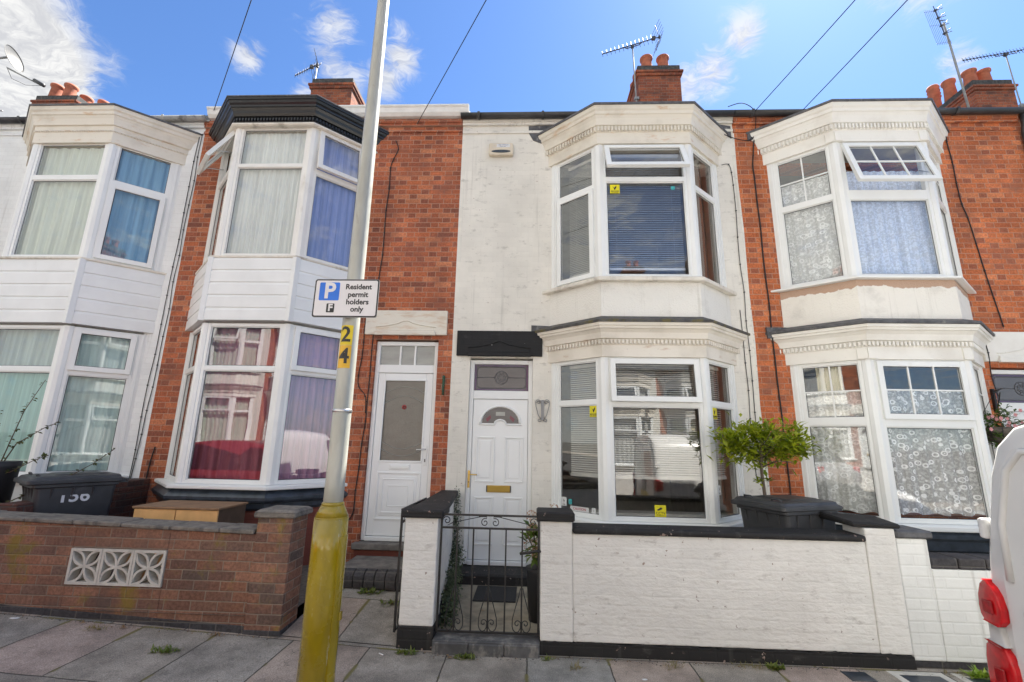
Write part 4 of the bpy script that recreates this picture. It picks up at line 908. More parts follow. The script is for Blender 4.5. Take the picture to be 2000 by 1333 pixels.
# ---- red brick house with the black cornice
def house_brick():
    X0 = -5.05; W = 4.0; h = thing('terraced_house', 'red brick terraced house with black upper cornice and white boarded bay', 'house', (X0, Y0, 0), group='terraced houses along the street')
    b = (.34, .95, 2.04, 2.62, -.58); lo = (1.13, 3.055); up = (3.95, 5.88)
    mb = MB(); door_hole_wall(mb, W, (2.955, 3.81, 3.00), b, 6.40, 'red brick', lo, up, bands=((6.20, 6.24, .02), (6.30, 6.34, .035), (6.34, 6.40, .05)))
    mb.build('wall', h)
    shell(h, W, 'red brick', 6.50, zfloor=.5); bay_body(h, b, lo, up, -.1, 'red brick paint', None, None)
    sm = MB(); sill(sm, b, lo[0], 'upvc white', .09, .045); sm.build('window_sill', h)
    sm = MB(); sweep(sm, b, [(-.08, .85), (.02, .85), (.045, .88), (.045, .93), (.085, .945), (.10, .97), (.10, 1.0), (.02, 1.085), (-.08, 1.085)], 'blue black sill'); sm.build('bay_plinth', h, bevel=.008)
    sm = MB(); sill(sm, b, up[0], 'sill paint', .06, .035); sm.build('window_sill', h)
    am = MB(); boards(am, b, 3.08, 3.915, 5, 'board white', .045); am.build('bay_apron', h)['label'] = 'white plastic boarding between the two bay windows'
    bay_window(h, b, lo[0], lo[1], [[F(1.17, 2.47), F(2.53)], [F(1.17, 2.46), F(2.51)], [F(1.17, 2.44, kind='fixed'), F(2.50, kind='sash')]], mat='upvc white', label='lower bay window with maroon curtains')
    bay_window(h, b, up[0], up[1], [[F(3.99, 5.22), F(5.30, kind='sash', tilt=28)], [F(3.99, 5.25), F(5.30)], [F(3.99, 5.18), F(5.26, kind='sash', tilt=6)]], mat='old upvc', label='upper bay window with its left top light wide open')
    prof = [(-.1, 5.88), (.05, 5.88), (.06, 5.905), (.03, 5.92), (.03, 5.985), (.065, 5.99), (.085, 6.02), (.095, 6.055), (.115, 6.085), (.13, 6.09), (.135, 6.115), (.155, 6.135), (.165, 6.165), (.18, 6.17), (.185, 6.195), (-.1, 6.20)]
    cornice(h, b, prof, 'black cornice paint', (5.93, 5.978), .024, None, [(-.1, 6.20), (.195, 6.20), (.197, 6.215), (.16, 6.225), (-.1, 6.225)], 'lead', dd=.035, label='black painted upper cornice with dentils')
    fm = MB(); sweep(fm, b, [(-.1, 5.845), (.055, 5.845), (.075, 5.86), (.075, 5.878), (-.1, 5.879)], 'sill paint'); fm.build('cornice_trim', h)
    flat_top(h, b, .18, 6.205, 6.235, 'lead')
    lintel(h, 2.80, 3.92, 3.06, 3.40, 'lintel stone paint', label='weathered pale stone lintel with scalloped moulding')
    up_door(h, 2.955, 3.81, .44, 2.98, 2.60, 'door white', 'glazed', label='white door with a large patterned glass pane')
    sl = MB(); sl.box(2.90, 3.86, -.10, .12, .36, .435, 'step concrete'); sl.box(2.92, 3.84, -.05, .05, .1, .36, 'red brick paint'); sl.build('doorstep', h, bevel=.01)
    gutter(h, .1, 4.10, 6.48, 'gutter white', kind='ogee')
    chimney(h, .22, 3.75, 8.8, 10.06, 1.0, 1.2, ((.22, -.15, .14, 'cap'),), label='brick chimney stack with its pots removed')
    pq = MB(); pq.box(2.44, 2.64, -.03, .01, 2.0, 2.2, 'old dark brick'); textmb(pq, '158', .085, 'soot mortar', uprightT(2.54, -.031, 2.10)); pq.build('number_plaque', h, bevel=.006)
    av = MB(); av.box(1.95, 2.2, -.004, .002, .42, .58, 'dark plastic')
    for i in range(5): av.box(1.95, 2.2, -.008, -.003, .44+.028*i, .452+.028*i, 'iron black')
    av.build('air_brick', h)
    curtain('curtain', 'white pleated net curtain at the front of the upper bay under the black cornice', 'curtain', b, .09, 3.98, 5.84, [1], 'white pleated net', .016, .055, X0=X0, group='net curtains')
    curtain('curtain', 'lilac blue curtain at the right pane of the upper bay under the black cornice', 'curtain', b, .09, 3.98, 5.84, [2], 'lilac blue drape', .018, .10, X0=X0)
    curtain('curtain', 'white net curtain at the left pane of the upper bay under the black cornice', 'curtain', b, .09, 3.98, 5.84, [0], 'white pleated net', .016, .06, X0=X0, group='net curtains')
    curtain('curtain', 'maroon curtain across the front of the lower bay of the house with the black cornice', 'curtain', b, .14, 1.15, 3.02, [1], 'maroon drape', .022, .14, X0=X0)
    curtain('curtain', 'lilac voile curtain at the right pane of the lower bay behind the lamp post', 'curtain', b, .09, 1.15, 3.02, [2], 'lilac voile', .022, .10, X0=X0)
    curtain('curtain', 'pale net at the narrow left pane of the bay with maroon curtains', 'curtain', b, .09, 1.15, 3.02, [0], 'pale net', .016, .08, X0=X0, group='net curtains')
    return h
house_brick()
# ---- left-hand white house
def house_left():
    X0 = -9.05; W = 4.0; h = thing('terraced_house', 'white terraced house at the left edge with white boarded bay and stained cornice', 'house', (X0, Y0, 0), group='terraced houses along the street')
    b = (1.30, 1.98, 3.12, 3.74, -.52); lo = (1.16, 3.02); up = (3.95, 5.71)
    mb = MB(); door_hole_wall(mb, W, (.2, 1.02, 3.0), b, 6.42, 'cool white brick', lo, up, bands=((6.20, 6.24, .02), (6.30, 6.34, .035), (6.34, 6.42, .05)))
    mb.build('wall', h)
    shell(h, W, 'red brick', 6.50, zfloor=.5); bay_body(h, b, lo, up, -.1, 'cool white brick', None, None)
    sm = MB(); sill(sm, b, lo[0], 'upvc white', .09, .045); sm.build('window_sill', h)
    sm = MB(); sill(sm, b, up[0], 'sill paint', .06, .035); sm.build('window_sill', h)
    am = MB(); boards(am, b, 3.045, 3.915, 5, 'board white', .035); am.build('bay_apron', h)
    bay_window(h, b, lo[0], lo[1], [[F(1.2, 2.42), F(2.5)], [F(1.2, 2.42), F(2.48)], [F(1.2, 2.40), F(2.47, kind='sash')]], glassm='teal window glass', label='lower bay window with teal tinted panes')
    bay_window(h, b, up[0], up[1], [[F(4., 5.1), F(5.17)], [F(4., 5.11), F(5.18, kind='fixed')], [F(4., 5.06, kind='sash'), F(5.14)]], label='upper bay window with a pale curtain and one tinted for the sky reflection')
    cornice(h, b, PROF_UP(5.67), 'weathered cornice paint', (5.84, 5.86), .02, None, [(-.1, 6.18), (.150, 6.18), (.152, 6.205), (.12, 6.21), (-.1, 6.21)], 'lead', dd=.03, label='cornice with dirty rust streaks')
    flat_top(h, b, .135, 6.185, 6.215, 'lead')
    lintel(h, .05, 1.15, 3.06, 3.40, 'white cornice paint')
    up_door(h, .2, 1.02, .40, 2.98, 2.5, 'upvc white', 'fan')
    gutter(h, -.1, 1.25, 6.42, 'gutter black'); gutter(h, 1.25, 4.08, 6.42, 'gutter old')
    curtain('curtain', 'pale green drape at the front of the upper bay of the left-hand white house', 'curtain', b, .09, 3.98, 5.66, [1], 'pale green drape', .022, .16, X0=X0)
    curtain('curtain', 'blue curtain at the right pane of the upper bay of the left-hand white house', 'curtain', b, .09, 3.98, 5.66, [2], 'blue drape', .02, .14, X0=X0)
    curtain('curtain', 'grey net swag across the top of the lower bay of the left-hand white house', 'curtain', b, .14, 2.35, 3.0, [1], 'grey net', .02, .12, X0=X0, group='net curtains')
    curtain('curtain', 'teal net curtain across the front of the lower bay of the left-hand white house', 'curtain', b, .09, 1.18, 2.44, [1], 'teal net', .006, .12, X0=X0, group='net curtains')
    curtain('curtain', 'pale net curtain at the right pane of the lower bay of the left-hand white house', 'curtain', b, .09, 1.18, 3.0, [2], 'pale net', .012, .16, X0=X0, group='net curtains')
    return h
house_left()
# ---- plain neighbours that close the row, and the terrace across the road (seen in the window panes)
def house_plain(X, Y, rz, wall, corn, label, apron='white pebbledash', door='upvc white', chim=None, mirror=False, z=0., cm=None):
    W = 4.0; h = thing('terraced_house', label, 'house', (X, Y, z), rz, group='terraced houses along the street' if not rz else 'terraced houses across the road')
    b = (1.33, 1.93, 3.13, 3.73, -.5) if not mirror else (.27, .87, 2.07, 2.67, -.5); lo = (.9, 2.72); up = (3.75, 5.62); dx = .25 if not mirror else 2.92
    mb = MB(); door_hole_wall(mb, W, (dx, dx+.83, 2.76), b, 6.42, wall, lo, up, bands=((6.30, 6.42, .04),)); mb.build('wall', h)
    shell(h, W, 'red brick', 6.47); bay_body(h, b, lo, up, -.1, wall, None, None)
    for z_ in (lo[0], up[0]): sm = MB(); sill(sm, b, z_, 'upvc white', .08, .05); sm.build('window_sill', h)
    am = MB(); sweep(am, b, [(-.1, 3.10), (.012, 3.10), (.012, 3.70), (-.1, 3.70)], apron); am.build('bay_apron', h)
    bay_window(h, b, lo[0], lo[1], [[F(.94, 2.1), F(2.17)], [F(.94, 2.1), F(2.17, kind='sash')], [F(.94, 2.1), F(2.17)]])
    bay_window(h, b, up[0], up[1], [[F(3.8, 4.95), F(5.03)], [F(3.8, 4.95), F(5.03, kind='sash', tilt=12)], [F(3.8, 4.95), F(5.03)]])
    cornice(h, b, PROF_LO(2.72), corn, (2.875, 2.928), .026, None, [(-.1, 3.125), (.165, 3.125), (.168, 3.155), (.0, 3.225), (-.1, 3.225)], 'lead')
    cornice(h, b, PROF_UP(5.62), corn, (5.795, 5.865), .026, None, [(-.1, 6.13), (.152, 6.13), (.154, 6.16), (.12, 6.165), (-.1, 6.165)], 'lead'); flat_top(h, b, .135, 6.14, 6.175, 'lead')
    lintel(h, dx-.15, dx+.98, 2.79, 3.15, corn); up_door(h, dx, dx+.83, .15, 2.74, 2.3, door, 'fan'); gutter(h, 0, 4, 6.42, 'gutter black')
    st = MB(); st.box(dx-.1, dx+.93, -.35, .02, -.25, .14, 'step concrete'); st.build('doorstep', h)
    if cm: 
        for z0, z1 in ((.95, 2.6), (3.8, 5.5)):
            for f in (0, 1, 2):
                pts = bay_pts(b, -.13, 0.); T, L = frameT(pts[f], pts[f+1]); q = MB(); n = 40
                vs = [(L*k/n, .02*math.sin(k*1.1), zz) for zz in (z0, z1) for k in range(n+1)]; q.add(vs, [(k, k+1, n+2+k, n+1+k) for k in range(n)], cm, True, T); q.build('curtain', h)
    if chim: chimney(h, *chim[0], **chim[1])
    return h
house_plain(-13.05, Y0, 0, 'red brick', 'white cornice paint', 'brick house beyond the left edge, only its chimney with four clay pots showing', z=.0,
    chim=((.67, 4.35, 8.4, 10.16, 1.12, 1.3, ((-.33, -.42, .45, 'round'), (.05, -.42, .45, 'round'), (.05, .0, .45, 'round'), (.11, .42, .66, 'round'))), dict(label='brick chimney stack with four clay pots')))
house_plain(6.93, Y0, 0, 'red brick', 'white cornice paint', 'brick house beyond the right edge, only its tall chimney with four red pots showing',
    chim=((4.17, 4.55, 8.2, 10.38, .92, 1.5, ((-.20, -.47, .46, 'round'), (.14, -.47, .46, 'round'), (-.26, .0, .60, 'round'), (-.26, .42, .82, 'roll'))), dict(label='tall brick chimney stack with four red clay pots')))
OPP = [(9.1, 'red brick', 'white cornice paint', 'red brick house with white cornices across the road, far end seen only in reflections', 'cream drape'), (5.1, 'white painted brick', 'cream cornice paint', 'white house with cream cornices across the road, seen only in reflections', 'grey net'),
       (1.1, 'red brick', 'white cornice paint', 'red brick house facing the white house across the road, seen only in reflections', 'pale net'), (-2.9, 'white painted brick', 'white cornice paint', 'white house across the road facing the black cornice, seen only in reflections', 'maroon drape'),
       (-6.9, 'red brick', 'cream cornice paint', 'red brick house with cream cornices across the road, seen only in reflections', 'grey net'), (-10.9, 'white painted brick', 'white cornice paint', 'white house at the uphill end across the road, seen only in reflections', 'pale green drape')]
for i, (x, wmat, cmat, lab, cm) in enumerate(OPP):
    house_plain(x, -7.3, math.pi, wmat, cmat, lab, mirror=bool(i % 2), z=gz(x-2)*.9, cm=cm, chim=((0, 3.75, 8.8, 10.2, 1., 1.2, ((-.2, -.3, .36, 'round'), (.2, -.3, .36, 'round'))), {}) if i % 2 else None)
# low front walls across the road
for i, (x, wmat, cmat, lab, cm) in enumerate(OPP):
    mb = MB(); z = gz(x-2)*.9; mb.box(x-3.9, x-1.1, -5.5, -5.28, z-.2, z+.75, 'white wall paint' if i % 2 else 'garden brick'); mb.box(x-3.9, x-1.1, -5.52, -5.26, z+.75, z+.82, 'concrete coping')
    tag(mb.build('garden_wall'), ('white' if i % 2 else 'brick')+' front wall across the road before the '+['far right', 'cream trimmed', 'facing brick', 'maroon curtained', 'cream trimmed brick', 'uphill'][i]+' house', 'wall', 'front walls across the road')

# ------------------------------------------------------------------ front gardens, steps and paths
def patch(name, x0, x1, y0, y1, zf, mat, label=None, n=8):
    xs = [x0+(x1-x0)*i/n for i in range(n+1)]; ys = [y0+(y1-y0)*i/n for i in range(n+1)]
    return tag(sheet(name, xs, ys, zf, mat), kind='structure')
patch('garden_ground', -9.0, -5.12, 4.12, 5.9, lambda x, y: .30, 'garden soil')
patch('garden_ground', -4.9, -2.05, 4.12, 5.9, lambda x, y: .20, 'garden soil')
patch('path', -2.06, -1.02, 4.135, 5.32, lambda x, y: gz(x)+.006+(y-4.13)*.095, 'paving slabs')
patch('path', -.80, .12, 4.26, 5.9, lambda x, y: .085, 'path concrete')
patch('garden_ground', .10, 3.05, 4.2, 5.9, lambda x, y: .08, 'path concrete')
patch('garden_ground', 3.06, 6.9, 4.2, 5.9, lambda x, y: .05, 'path concrete')
patch('garden_ground', 6.9, 14, 4.14, 5.9, lambda x, y: .02, 'path concrete')
patch('garden_ground', -17, -9., 4.14, 5.9, lambda x, y: .40, 'path concrete')
patch('garden_ground', -15, 12, -7.3, -5.28, lambda x, y: gz(x)+.01, 'path concrete')
mb = MB(); mb.box(-2.07, -1.03, 5.20, 5.80, .05, .30, 'step concrete')
x = -2.06
while x < -1.06:
    w_ = .107; pr = [(5.12, .12), (5.09, .16), (5.08, .22), (5.09, .27), (5.12, .30), (5.16, .312), (5.22, .312), (5.22, .12)]
    mb.loft([[(x, y, z) for y, z in pr], [(x+w_, y, z) for y, z in pr]], 'blue brick', False); x += .114
tag(mb.build('step', bevel=.006), 'concrete step with a rounded dark brick nosing below the glazed door', 'step')
mb = MB(); mb.box(-.77, .10, 4.06, 4.26, -.05, .098, 'worn step'); mb.box(-.765, -.475, 4.045, 4.06, -.04, .088, 'worn step'); mb.box(-.47, -.19, 4.043, 4.06, -.04, .085, 'worn step'); mb.box(-.185, .095, 4.046, 4.06, -.04, .087, 'worn step')
tag(mb.build('threshold', bevel=.014), 'dark stone threshold under the scrolled iron gate', 'step')
mb = MB(); mb.box(-.56, -.12, 5.02, 5.50, .086, .10, 'mat black'); tag(mb.build('doormat', bevel=.004), 'black doormat on the path before the white panelled door', 'doormat')

# ------------------------------------------------------------------ garden walls
t = thing('garden_wall', 'low brown brick garden wall with three pierced concrete blocks and grey coping', 'wall', (-2.4, 4.13, .06))
TW = Matrix.Translation((2.4, -4.13, -.06))
def trough(x): return gz(x)
mb = MB()
def slopebox(mb, x0, x1, y0, y1, zb0, zb1, zt0, zt1, mat):
    vs = [(x0, y0, zb0), (x1, y0, zb1), (x1, y1, zb1), (x0, y1, zb0), (x0, y0, zt0), (x1, y0, zt1), (x1, y1, zt1), (x0, y1, zt0)]
    mb.add(vs, [(0, 3, 2, 1), (4, 5, 6, 7), (0, 1, 5, 4), (1, 2, 6, 5), (2, 3, 7, 6), (3, 0, 4, 7)], mat, T=TW)
def top(x): return .842+.024*(-2.39-x)
bx0, bx1, bz0, bz1 = -4.015, -3.150, .395, .690
for x0, x1, zb, zt in ((-9.0, bx0, None, None), (bx1, -2.375, None, None), (bx0, bx1, None, bz0), (bx0, bx1, bz1, None)):
    slopebox(mb, x0, x1, 4.13, 4.34, gz(x0)-.1 if zb is None else zb, gz(x1)-.1 if zb is None else zb, top(x0) if zt is None else zt, top(x1) if zt is None else zt, 'garden brick')
mb.build('brick_wall', t, bevel=.006)
mb = MB(); slopebox(mb, -9.0, -2.372, 4.118, 4.13, gz(-9)-.05, gz(-2.37)-.05, gz(-9)+.045, gz(-2.37)+.055, 'blue brick'); mb.build('plinth', t, bevel=.003)
mb = MB(); x = -9.0; k = 0
while x < -2.40:
    L_ = min(.45, -2.385-x); e = (k % 3-1)*.003; k += 1
    vs = [(x, 4.105, top(x)+.001), (x+L_-.006, 4.105, top(x+L_)+.001), (x+L_-.006, 4.365, top(x+L_)+.001), (x, 4.365, top(x)+.001), (x, 4.105, top(x)+.036+e), (x+L_-.006, 4.105, top(x+L_)+.036+e), (x+L_-.006, 4.365, top(x+L_)+.038+e), (x, 4.365, top(x)+.038+e)]
    mb.add(vs, [(0, 3, 2, 1), (4, 5, 6, 7), (0, 1, 5, 4), (1, 2, 6, 5), (2, 3, 7, 6), (3, 0, 4, 7)], 'concrete coping', T=TW); x += L_
mb.build('coping', t, bevel=.008)
mb = MB(); mb.box(-2.372, -2.06, 4.112, 4.40, .09, .985, 'garden brick', TW); mb.box(-2.378, -2.054, 4.106, 4.406, -.02, .10, 'blue brick', TW); mb.build('pier', t, bevel=.006)
mb = MB(); mb.box(-2.40, -2.03, 4.085, 4.43, .985, 1.03, 'concrete coping', TW)
vs = [(x*sc-2.215, 4.257+y*sc, z) for sc, z in ((1, 1.03), (.82, 1.052)) for x, y in ((-.185, -.172), (.185, -.172), (.185, .172), (-.185, .172))]
mb.add(vs, [(4, 5, 6, 7), (0, 1, 5, 4), (1, 2, 6, 5), (2, 3, 7, 6), (3, 0, 4, 7)], 'concrete coping', T=TW); mb.build('pier_cap', t, bevel=.01)
for k in range(3):
    mb = MB(); w = (bx1-bx0)/3; cx = bx0+w*(k+.5); cz = (bz0+bz1)/2; hw = w/2-.002; hh = (bz1-bz0)/2-.002; r_ = .022
    for q in ((-hw, hw, -hh, -hh+r_), (-hw, hw, hh-r_, hh), (-hw, -hw+r_, -hh+r_, hh-r_), (hw-r_, hw, -hh+r_, hh-r_)): mb.box(cx+q[0], cx+q[1], 4.118, 4.22, cz+q[2], cz+q[3], 'concrete block', TW)
    for sx in (-1, 1):
        for sz in (-1, 1):
            for sgn in (-1, 1):
                # each petal is a pair of flat curved ribs from the centre to a corner
                a, e = Vector((0, 0)), Vector((sx*(hw-.012), sz*(hh-.012))); d_ = e-a; nn = Vector((-d_.y, d_.x)).normalized()*sgn
                pts = [a+d_*i/10+nn*math.sin(math.pi*i/10)*.042 for i in range(11)]; out = []; inn = []
                for i, p in enumerate(pts):
                    tg = (pts[min(i+1, 10)]-pts[max(i-1, 0)]).normalized(); m_ = Vector((-tg.y, tg.x))*.0095
                    out.append((cx+p.x+m_.x, cz+p.y+m_.y)); inn.append((cx+p.x-m_.x, cz+p.y-m_.y))
                for i in range(10): mb.extr([out[i], inn[i], inn[i+1], out[i+1]], 4.123+.0007*(sgn+1)+.0004*sx+.0002*sz, 4.20, 'concrete block', TW)
    mb.build('screen_block', t)
mb = MB(); mb.box(bx0-.05, bx1+.05, 4.36, 4.37, bz0-.1, bz1+.1, 'dark chipboard', TW)
# white pier and return wall between the two paths
t = thing('garden_wall', 'white pier and return wall with black capping between the two front paths', 'wall', (-.93, 4.12, 0)); TW = Matrix.Translation((.93, -4.12, 0))
mb = MB(); mb.box(-1.07, -.78, 4.12, 4.40, .17, 1.018, 'white wall paint', TW)
mb.prism([(-1.06, 4.40), (-.80, 4.40), (-.925, 5.89), (-1.06, 5.89)], .17, 1.0, 'white wall paint', TW); mb.build('brick_wall', t, bevel=.012, seg=2)
mb = MB(); mb.prism([(-1.076, 4.112), (-.772, 4.112), (-.772, 4.40), (-.917, 5.885), (-1.066, 5.885)], -.05, .17, 'black masonry paint', TW); mb.build('plinth', t, bevel=.006)
mb = MB(); mb.box(-1.105, -.735, 4.085, 4.43, 1.018, 1.085, 'black masonry paint', TW); mb.prism([(-1.09, 4.43), (-.77, 4.43), (-.88, 5.87), (-1.09, 5.87)], 1.0, 1.07, 'black masonry paint', TW); mb.build('coping', t, bevel=.014, seg=2)
# white front wall
t = thing('garden_wall', 'white painted front wall with black coping and black plinth', 'wall', (1.5, 4.12, 0)); TW = Matrix.Translation((-1.5, -4.12, 0))
mb = MB(); mb.box(.105, .375, 4.12, 4.36, .095, 1.018, 'white wall paint', TW); mb.box(.375, 2.80, 4.128, 4.34, .095, .922, 'white wall paint', TW); mb.box(2.80, 3.045, 4.12, 4.40, .095, 1.03, 'white wall paint', TW); mb.build('brick_wall', t, bevel=.010, seg=2)
mb = MB(); rg = random.Random(3); pp = [(.10, -.08)]+[(.10+.042*i, .094+rg.gauss(0, .004)+.004*math.sin(i*.7)) for i in range(71)]+[(3.05, -.08)]; mb.extr(pp, 4.108, 4.33, 'black masonry paint', TW); mb.build('plinth', t)
mb = MB(); mb.box(.378, 2.798, 4.098, 4.37, .922, .975, 'black masonry paint', TW); mb.build('coping', t, bevel=.02, seg=2)
mb = MB(); mb.box(.072, .395, 4.085, 4.385, 1.018, 1.095, 'black masonry paint', TW); mb.build('pier_cap', t, bevel=.012)
mb = MB(); mb.add([(2.72, 4.14, 1.035), (3.08, 4.09, 1.035), (3.12, 4.42, 1.04), (2.70, 4.58, 1.04), (2.72, 4.14, 1.075), (3.08, 4.09, 1.07), (3.12, 4.42, 1.09), (2.70, 4.58, 1.10)], [(0, 3, 2, 1), (4, 5, 6, 7), (0, 1, 5, 4), (1, 2, 6, 5), (2, 3, 7, 6), (3, 0, 4, 7)], 'black masonry paint', T=TW); mb.build('pier_cap', t, bevel=.012)['label'] = 'black cap slab lying askew on the pier'
# neighbour's wall
t = thing('garden_wall', 'lower white brick wall with a grey brick top course behind the van', 'wall', (3.5, 4.15, 0)); TW = Matrix.Translation((-3.5, -4.15, 0))
mb = MB(); mb.box(3.058, 3.31, 4.14, 4.38, .05, .955, 'white neighbour wall', TW); mb.box(3.31, 7.0, 4.14, 4.36, .05, .725, 'white neighbour wall', TW); mb.build('brick_wall', t, bevel=.010, seg=2)
mb = MB(); mb.box(3.06, 7.0, 4.15, 4.35, -.1, .05, 'blue brick', TW); mb.build('plinth', t, bevel=.006)
mb = MB(); x = 3.312
while x < 6.9: mb.box(x, x+.212, 4.137, 4.363, .727, .812, 'blue brick', TW); x += .222
mb.build('coping', t, bevel=.008)
mb = MB(); mb.box(3.05, 3.35, 4.115, 4.42, .957, 1.02, 'lead', TW); mb.build('pier_cap', t, bevel=.014)
# dark wall between the two left-hand front gardens
mb = MB(); mb.box(-5.10, -4.88, 4.36, 5.89, .1, 1.0, 'old dark brick'); mb.box(-5.10, -4.88, 5.3, 5.89, 1.0, 1.12, 'old dark brick')
tag(mb.build('garden_wall', bevel=.008), 'dark stepped brick wall dividing the two left-hand front gardens', 'wall')

# ------------------------------------------------------------------ iron gates
def spiral(cx, cz, r0, turns, a0, sgn, n=26):
    return [(cx+(r0*(1-.78*i/n))*math.cos(a0+sgn*turns*6.2832*i/n), cz+(r0*(1-.78*i/n))*math.sin(a0+sgn*turns*6.2832*i/n)) for i in range(n+1)]
def iron_gate(name, label, w, h, loc, rz):
    t = thing(name, label, 'gate', loc, rz)
    mb = MB(); r_ = .0085
    for x in (0, w): mb.box(x-.009, x+.009, -.009, .009, 0, h, 'iron black')
    for z in (.012, h-.115, h-.008): mb.box(.009, w-.009, -.008, .008, z-.008, z+.008, 'iron black')
    mb.build('frame', t)
    for k in range(1, 6):
        b_ = MB(); x = w*k/6; b_.box(x-.0065, x+.0065, -.0065, .0065, .02, h-.123, 'iron black'); b_.build('bar', t)
    for k in (1, 3, 5):
        sc = MB(); x = w*k/6
        for s_ in (-1, 1):
            p = [(x+s_*.010, .355), (x+s_*.022, .30), (x+s_*.055, .19), (x+s_*.074, .12)]
            p += [(x+s_*(.040+.036*math.cos(a)), .075+.045*math.sin(a)*1.2) for a in (.25, -.2, -.7, -1.2, -1.57, -2.1, -2.7)]
            p += [(x+s_*q, z) for q, z in spiral(.034, .085, .030, 1.1, 3.5, -1, 18)]
            sc.tube([(q, -.004, z) for q, z in p], .0042, 'iron black', 5)
        sc.build('scroll', t)
    sc = MB(); zt, zb = h-.016, h-.107; c = w/2
    for s_ in (-1, 1):
        q = spiral(0, 0, .036, 1.25, 1.2, 1, 24); sc.tube([(c+s_*(.045-x)*1.0, -.004, zb+.040+z) for x, z in q][::-1]+[(c+s_*.03, -.004, zt-.003), (c+s_*.1, -.004, zt-.003)], .0042, 'iron black', 5)
        sc.tube([(c+s_*.08, -.004, zt-.004), (c+s_*(w/2-.10), -.004, zb+.035), (c+s_*(w/2-.05), -.004, zb+.01)], .0035, 'iron black', 5)
        q = spiral(0, 0, .036, 1.2, .2, 1, 22); sc.tube([(c+s_*(w/2-.045+x), -.004, zb+.05+z) for x, z in q], .0042, 'iron black', 5)
    sc.build('scroll', t)
    l = MB(); l.tube([(w+.02, -.03, h*.70), (w-.02, -.03, h*.70), (w-.16, -.035, h*.675)], .011, 'iron black', 6); l.build('latch', t)
    return t
iron_gate('garden_gate', 'black iron gate with scrollwork between the white pier and the white front wall', .845, .935, (-.755, 4.16, .118), 0)
iron_gate('garden_gate', 'black iron gate standing open, seen edge-on against the white pier', .80, .98, (-1.115, 4.18, .10), R(88))

# ------------------------------------------------------------------ bins and the dumped cupboard
def wheelie_bin(label, loc, rz, number, face, lidtilt=0.):
    t = thing('wheelie_bin', label, 'bin', loc, rz, group='black wheelie bins'); P_ = 'bin plastic'
    mb = MB()
    def ring(w, d, z, y0=0., r_=.04, n=4):
        pts = []
        for sx, sy, a0 in ((1, 1, 0), (-1, 1, 1.5708), (-1, -1, 3.1416), (1, -1, 4.7124)):
            for i in range(n+1): a = a0+1.5708*i/n; pts.append((sx*(w/2-r_)+r_*math.cos(a), y0+sy*(d/2-r_)+r_*math.sin(a), z))
        return pts
    mb.loft([ring(.46, .50, .05, .03), ring(.47, .52, .2, .03), ring(.53, .62, .80, .0), ring(.545, .64, .97, -.005), ring(.575, .69, .972, -.01), ring(.575, .69, 1.01, -.01)], P_, False)
    for x in (-.18, -.06, .06, .18): mb.add([(x-.008, -.30, .97), (x+.008, -.30, .97), (x+.008, -.345, .97), (x-.008, -.345, .97), (x-.008, -.315, .86), (x+.008, -.315, .86)], [(0, 3, 2, 1), (3, 4, 5, 2), (0, 4, 3), (1, 2, 5), (0, 1, 5, 4)], P_)
    for y in (-.2, -.04, .12):
        for s_ in (-1, 1): mb.add([(s_*.265, y-.008, .97), (s_*.265, y+.008, .97), (s_*.29, y+.008, .97), (s_*.29, y-.008, .97), (s_*.268, y-.008, .85), (s_*.268, y+.008, .85)], [(0, 1, 2, 3), (3, 2, 5, 4), (0, 3, 4), (1, 5, 2), (0, 4, 5, 1)], P_)
    mb.build('body', t, bevel=.006)
    ld = MB(); A = Matrix.Translation((0, .36, 1.025)) @ Matrix.Rotation(R(lidtilt), 4, 'X') @ Matrix.Translation((0, -.36, -1.025))
    ld.loft([ring(.60, .74, 1.005, -.02, .03), ring(.62, .76, 1.012, -.02, .03), ring(.62, .76, 1.045, -.02, .035), ring(.585, .72, 1.055, -.015, .04), ring(.57, .70, 1.075, -.01, .05), ring(.53, .66, 1.083, 0, .06)], P_, False, A)
    ld.loft([ring(.40, .46, 1.083, .04, .04), ring(.34, .40, 1.097, .04, .05)], P_, False, A)
    for s_ in (-.16, .16): ld.tube([(s_-.05, -.30, 1.08), (s_-.04, -.31, 1.10), (s_+.04, -.31, 1.10), (s_+.05, -.30, 1.08)], .009, P_, 6, A)
    ld.build('lid', t, bevel=.005)
    h = MB(); h.tube([(-.27, .40, 1.02), (.27, .40, 1.02)], .016, P_, 8)
    for s_ in (-.25, 0, .25): h.box(s_-.012, s_+.012, .31, .41, .99, 1.035, P_)
    h.build('handle', t)
    for s_ in (-.25, .25):
        w = MB(); w.lathe([(.10, -.025), (.10, .025)], 'tyre', 18, Matrix.Translation((s_, .30, .10)) @ Matrix.Rotation(R(90), 4, 'Y')); w.build('wheel', t)
    n = MB()
    if face == 'side': A = Matrix.Translation((.268, -.02, .875)) @ Matrix.Rotation(R(90), 4, 'Z') @ Matrix.Rotation(R(83), 4, 'X')
    elif face == 'left': A = Matrix.Translation((-.268, -.05, .83)) @ Matrix.Rotation(R(-90), 4, 'Z') @ Matrix.Rotation(R(83), 4, 'X')
    else: A = uprightT(0, -.318, .86)
    textmb(n, number, .17, 'chalk paint', A, depth=.003, bold=.003); n.build('painted_number', t)
    return t
wheelie_bin('black wheelie bin with 156 painted in white, behind the brown brick wall', (-4.93, 4.90, .16), R(-32), '156', 'side')
wheelie_bin('black wheelie bin with 160 painted in white, behind the white front wall', (2.53, 4.78, .10), R(-68), '160', 'left')
t = thing('cupboard', 'dumped chipboard cupboard with two orange doors behind the brown brick wall', 'cupboard', (-3.5, 4.62, .20), R(0)); H_ = .755
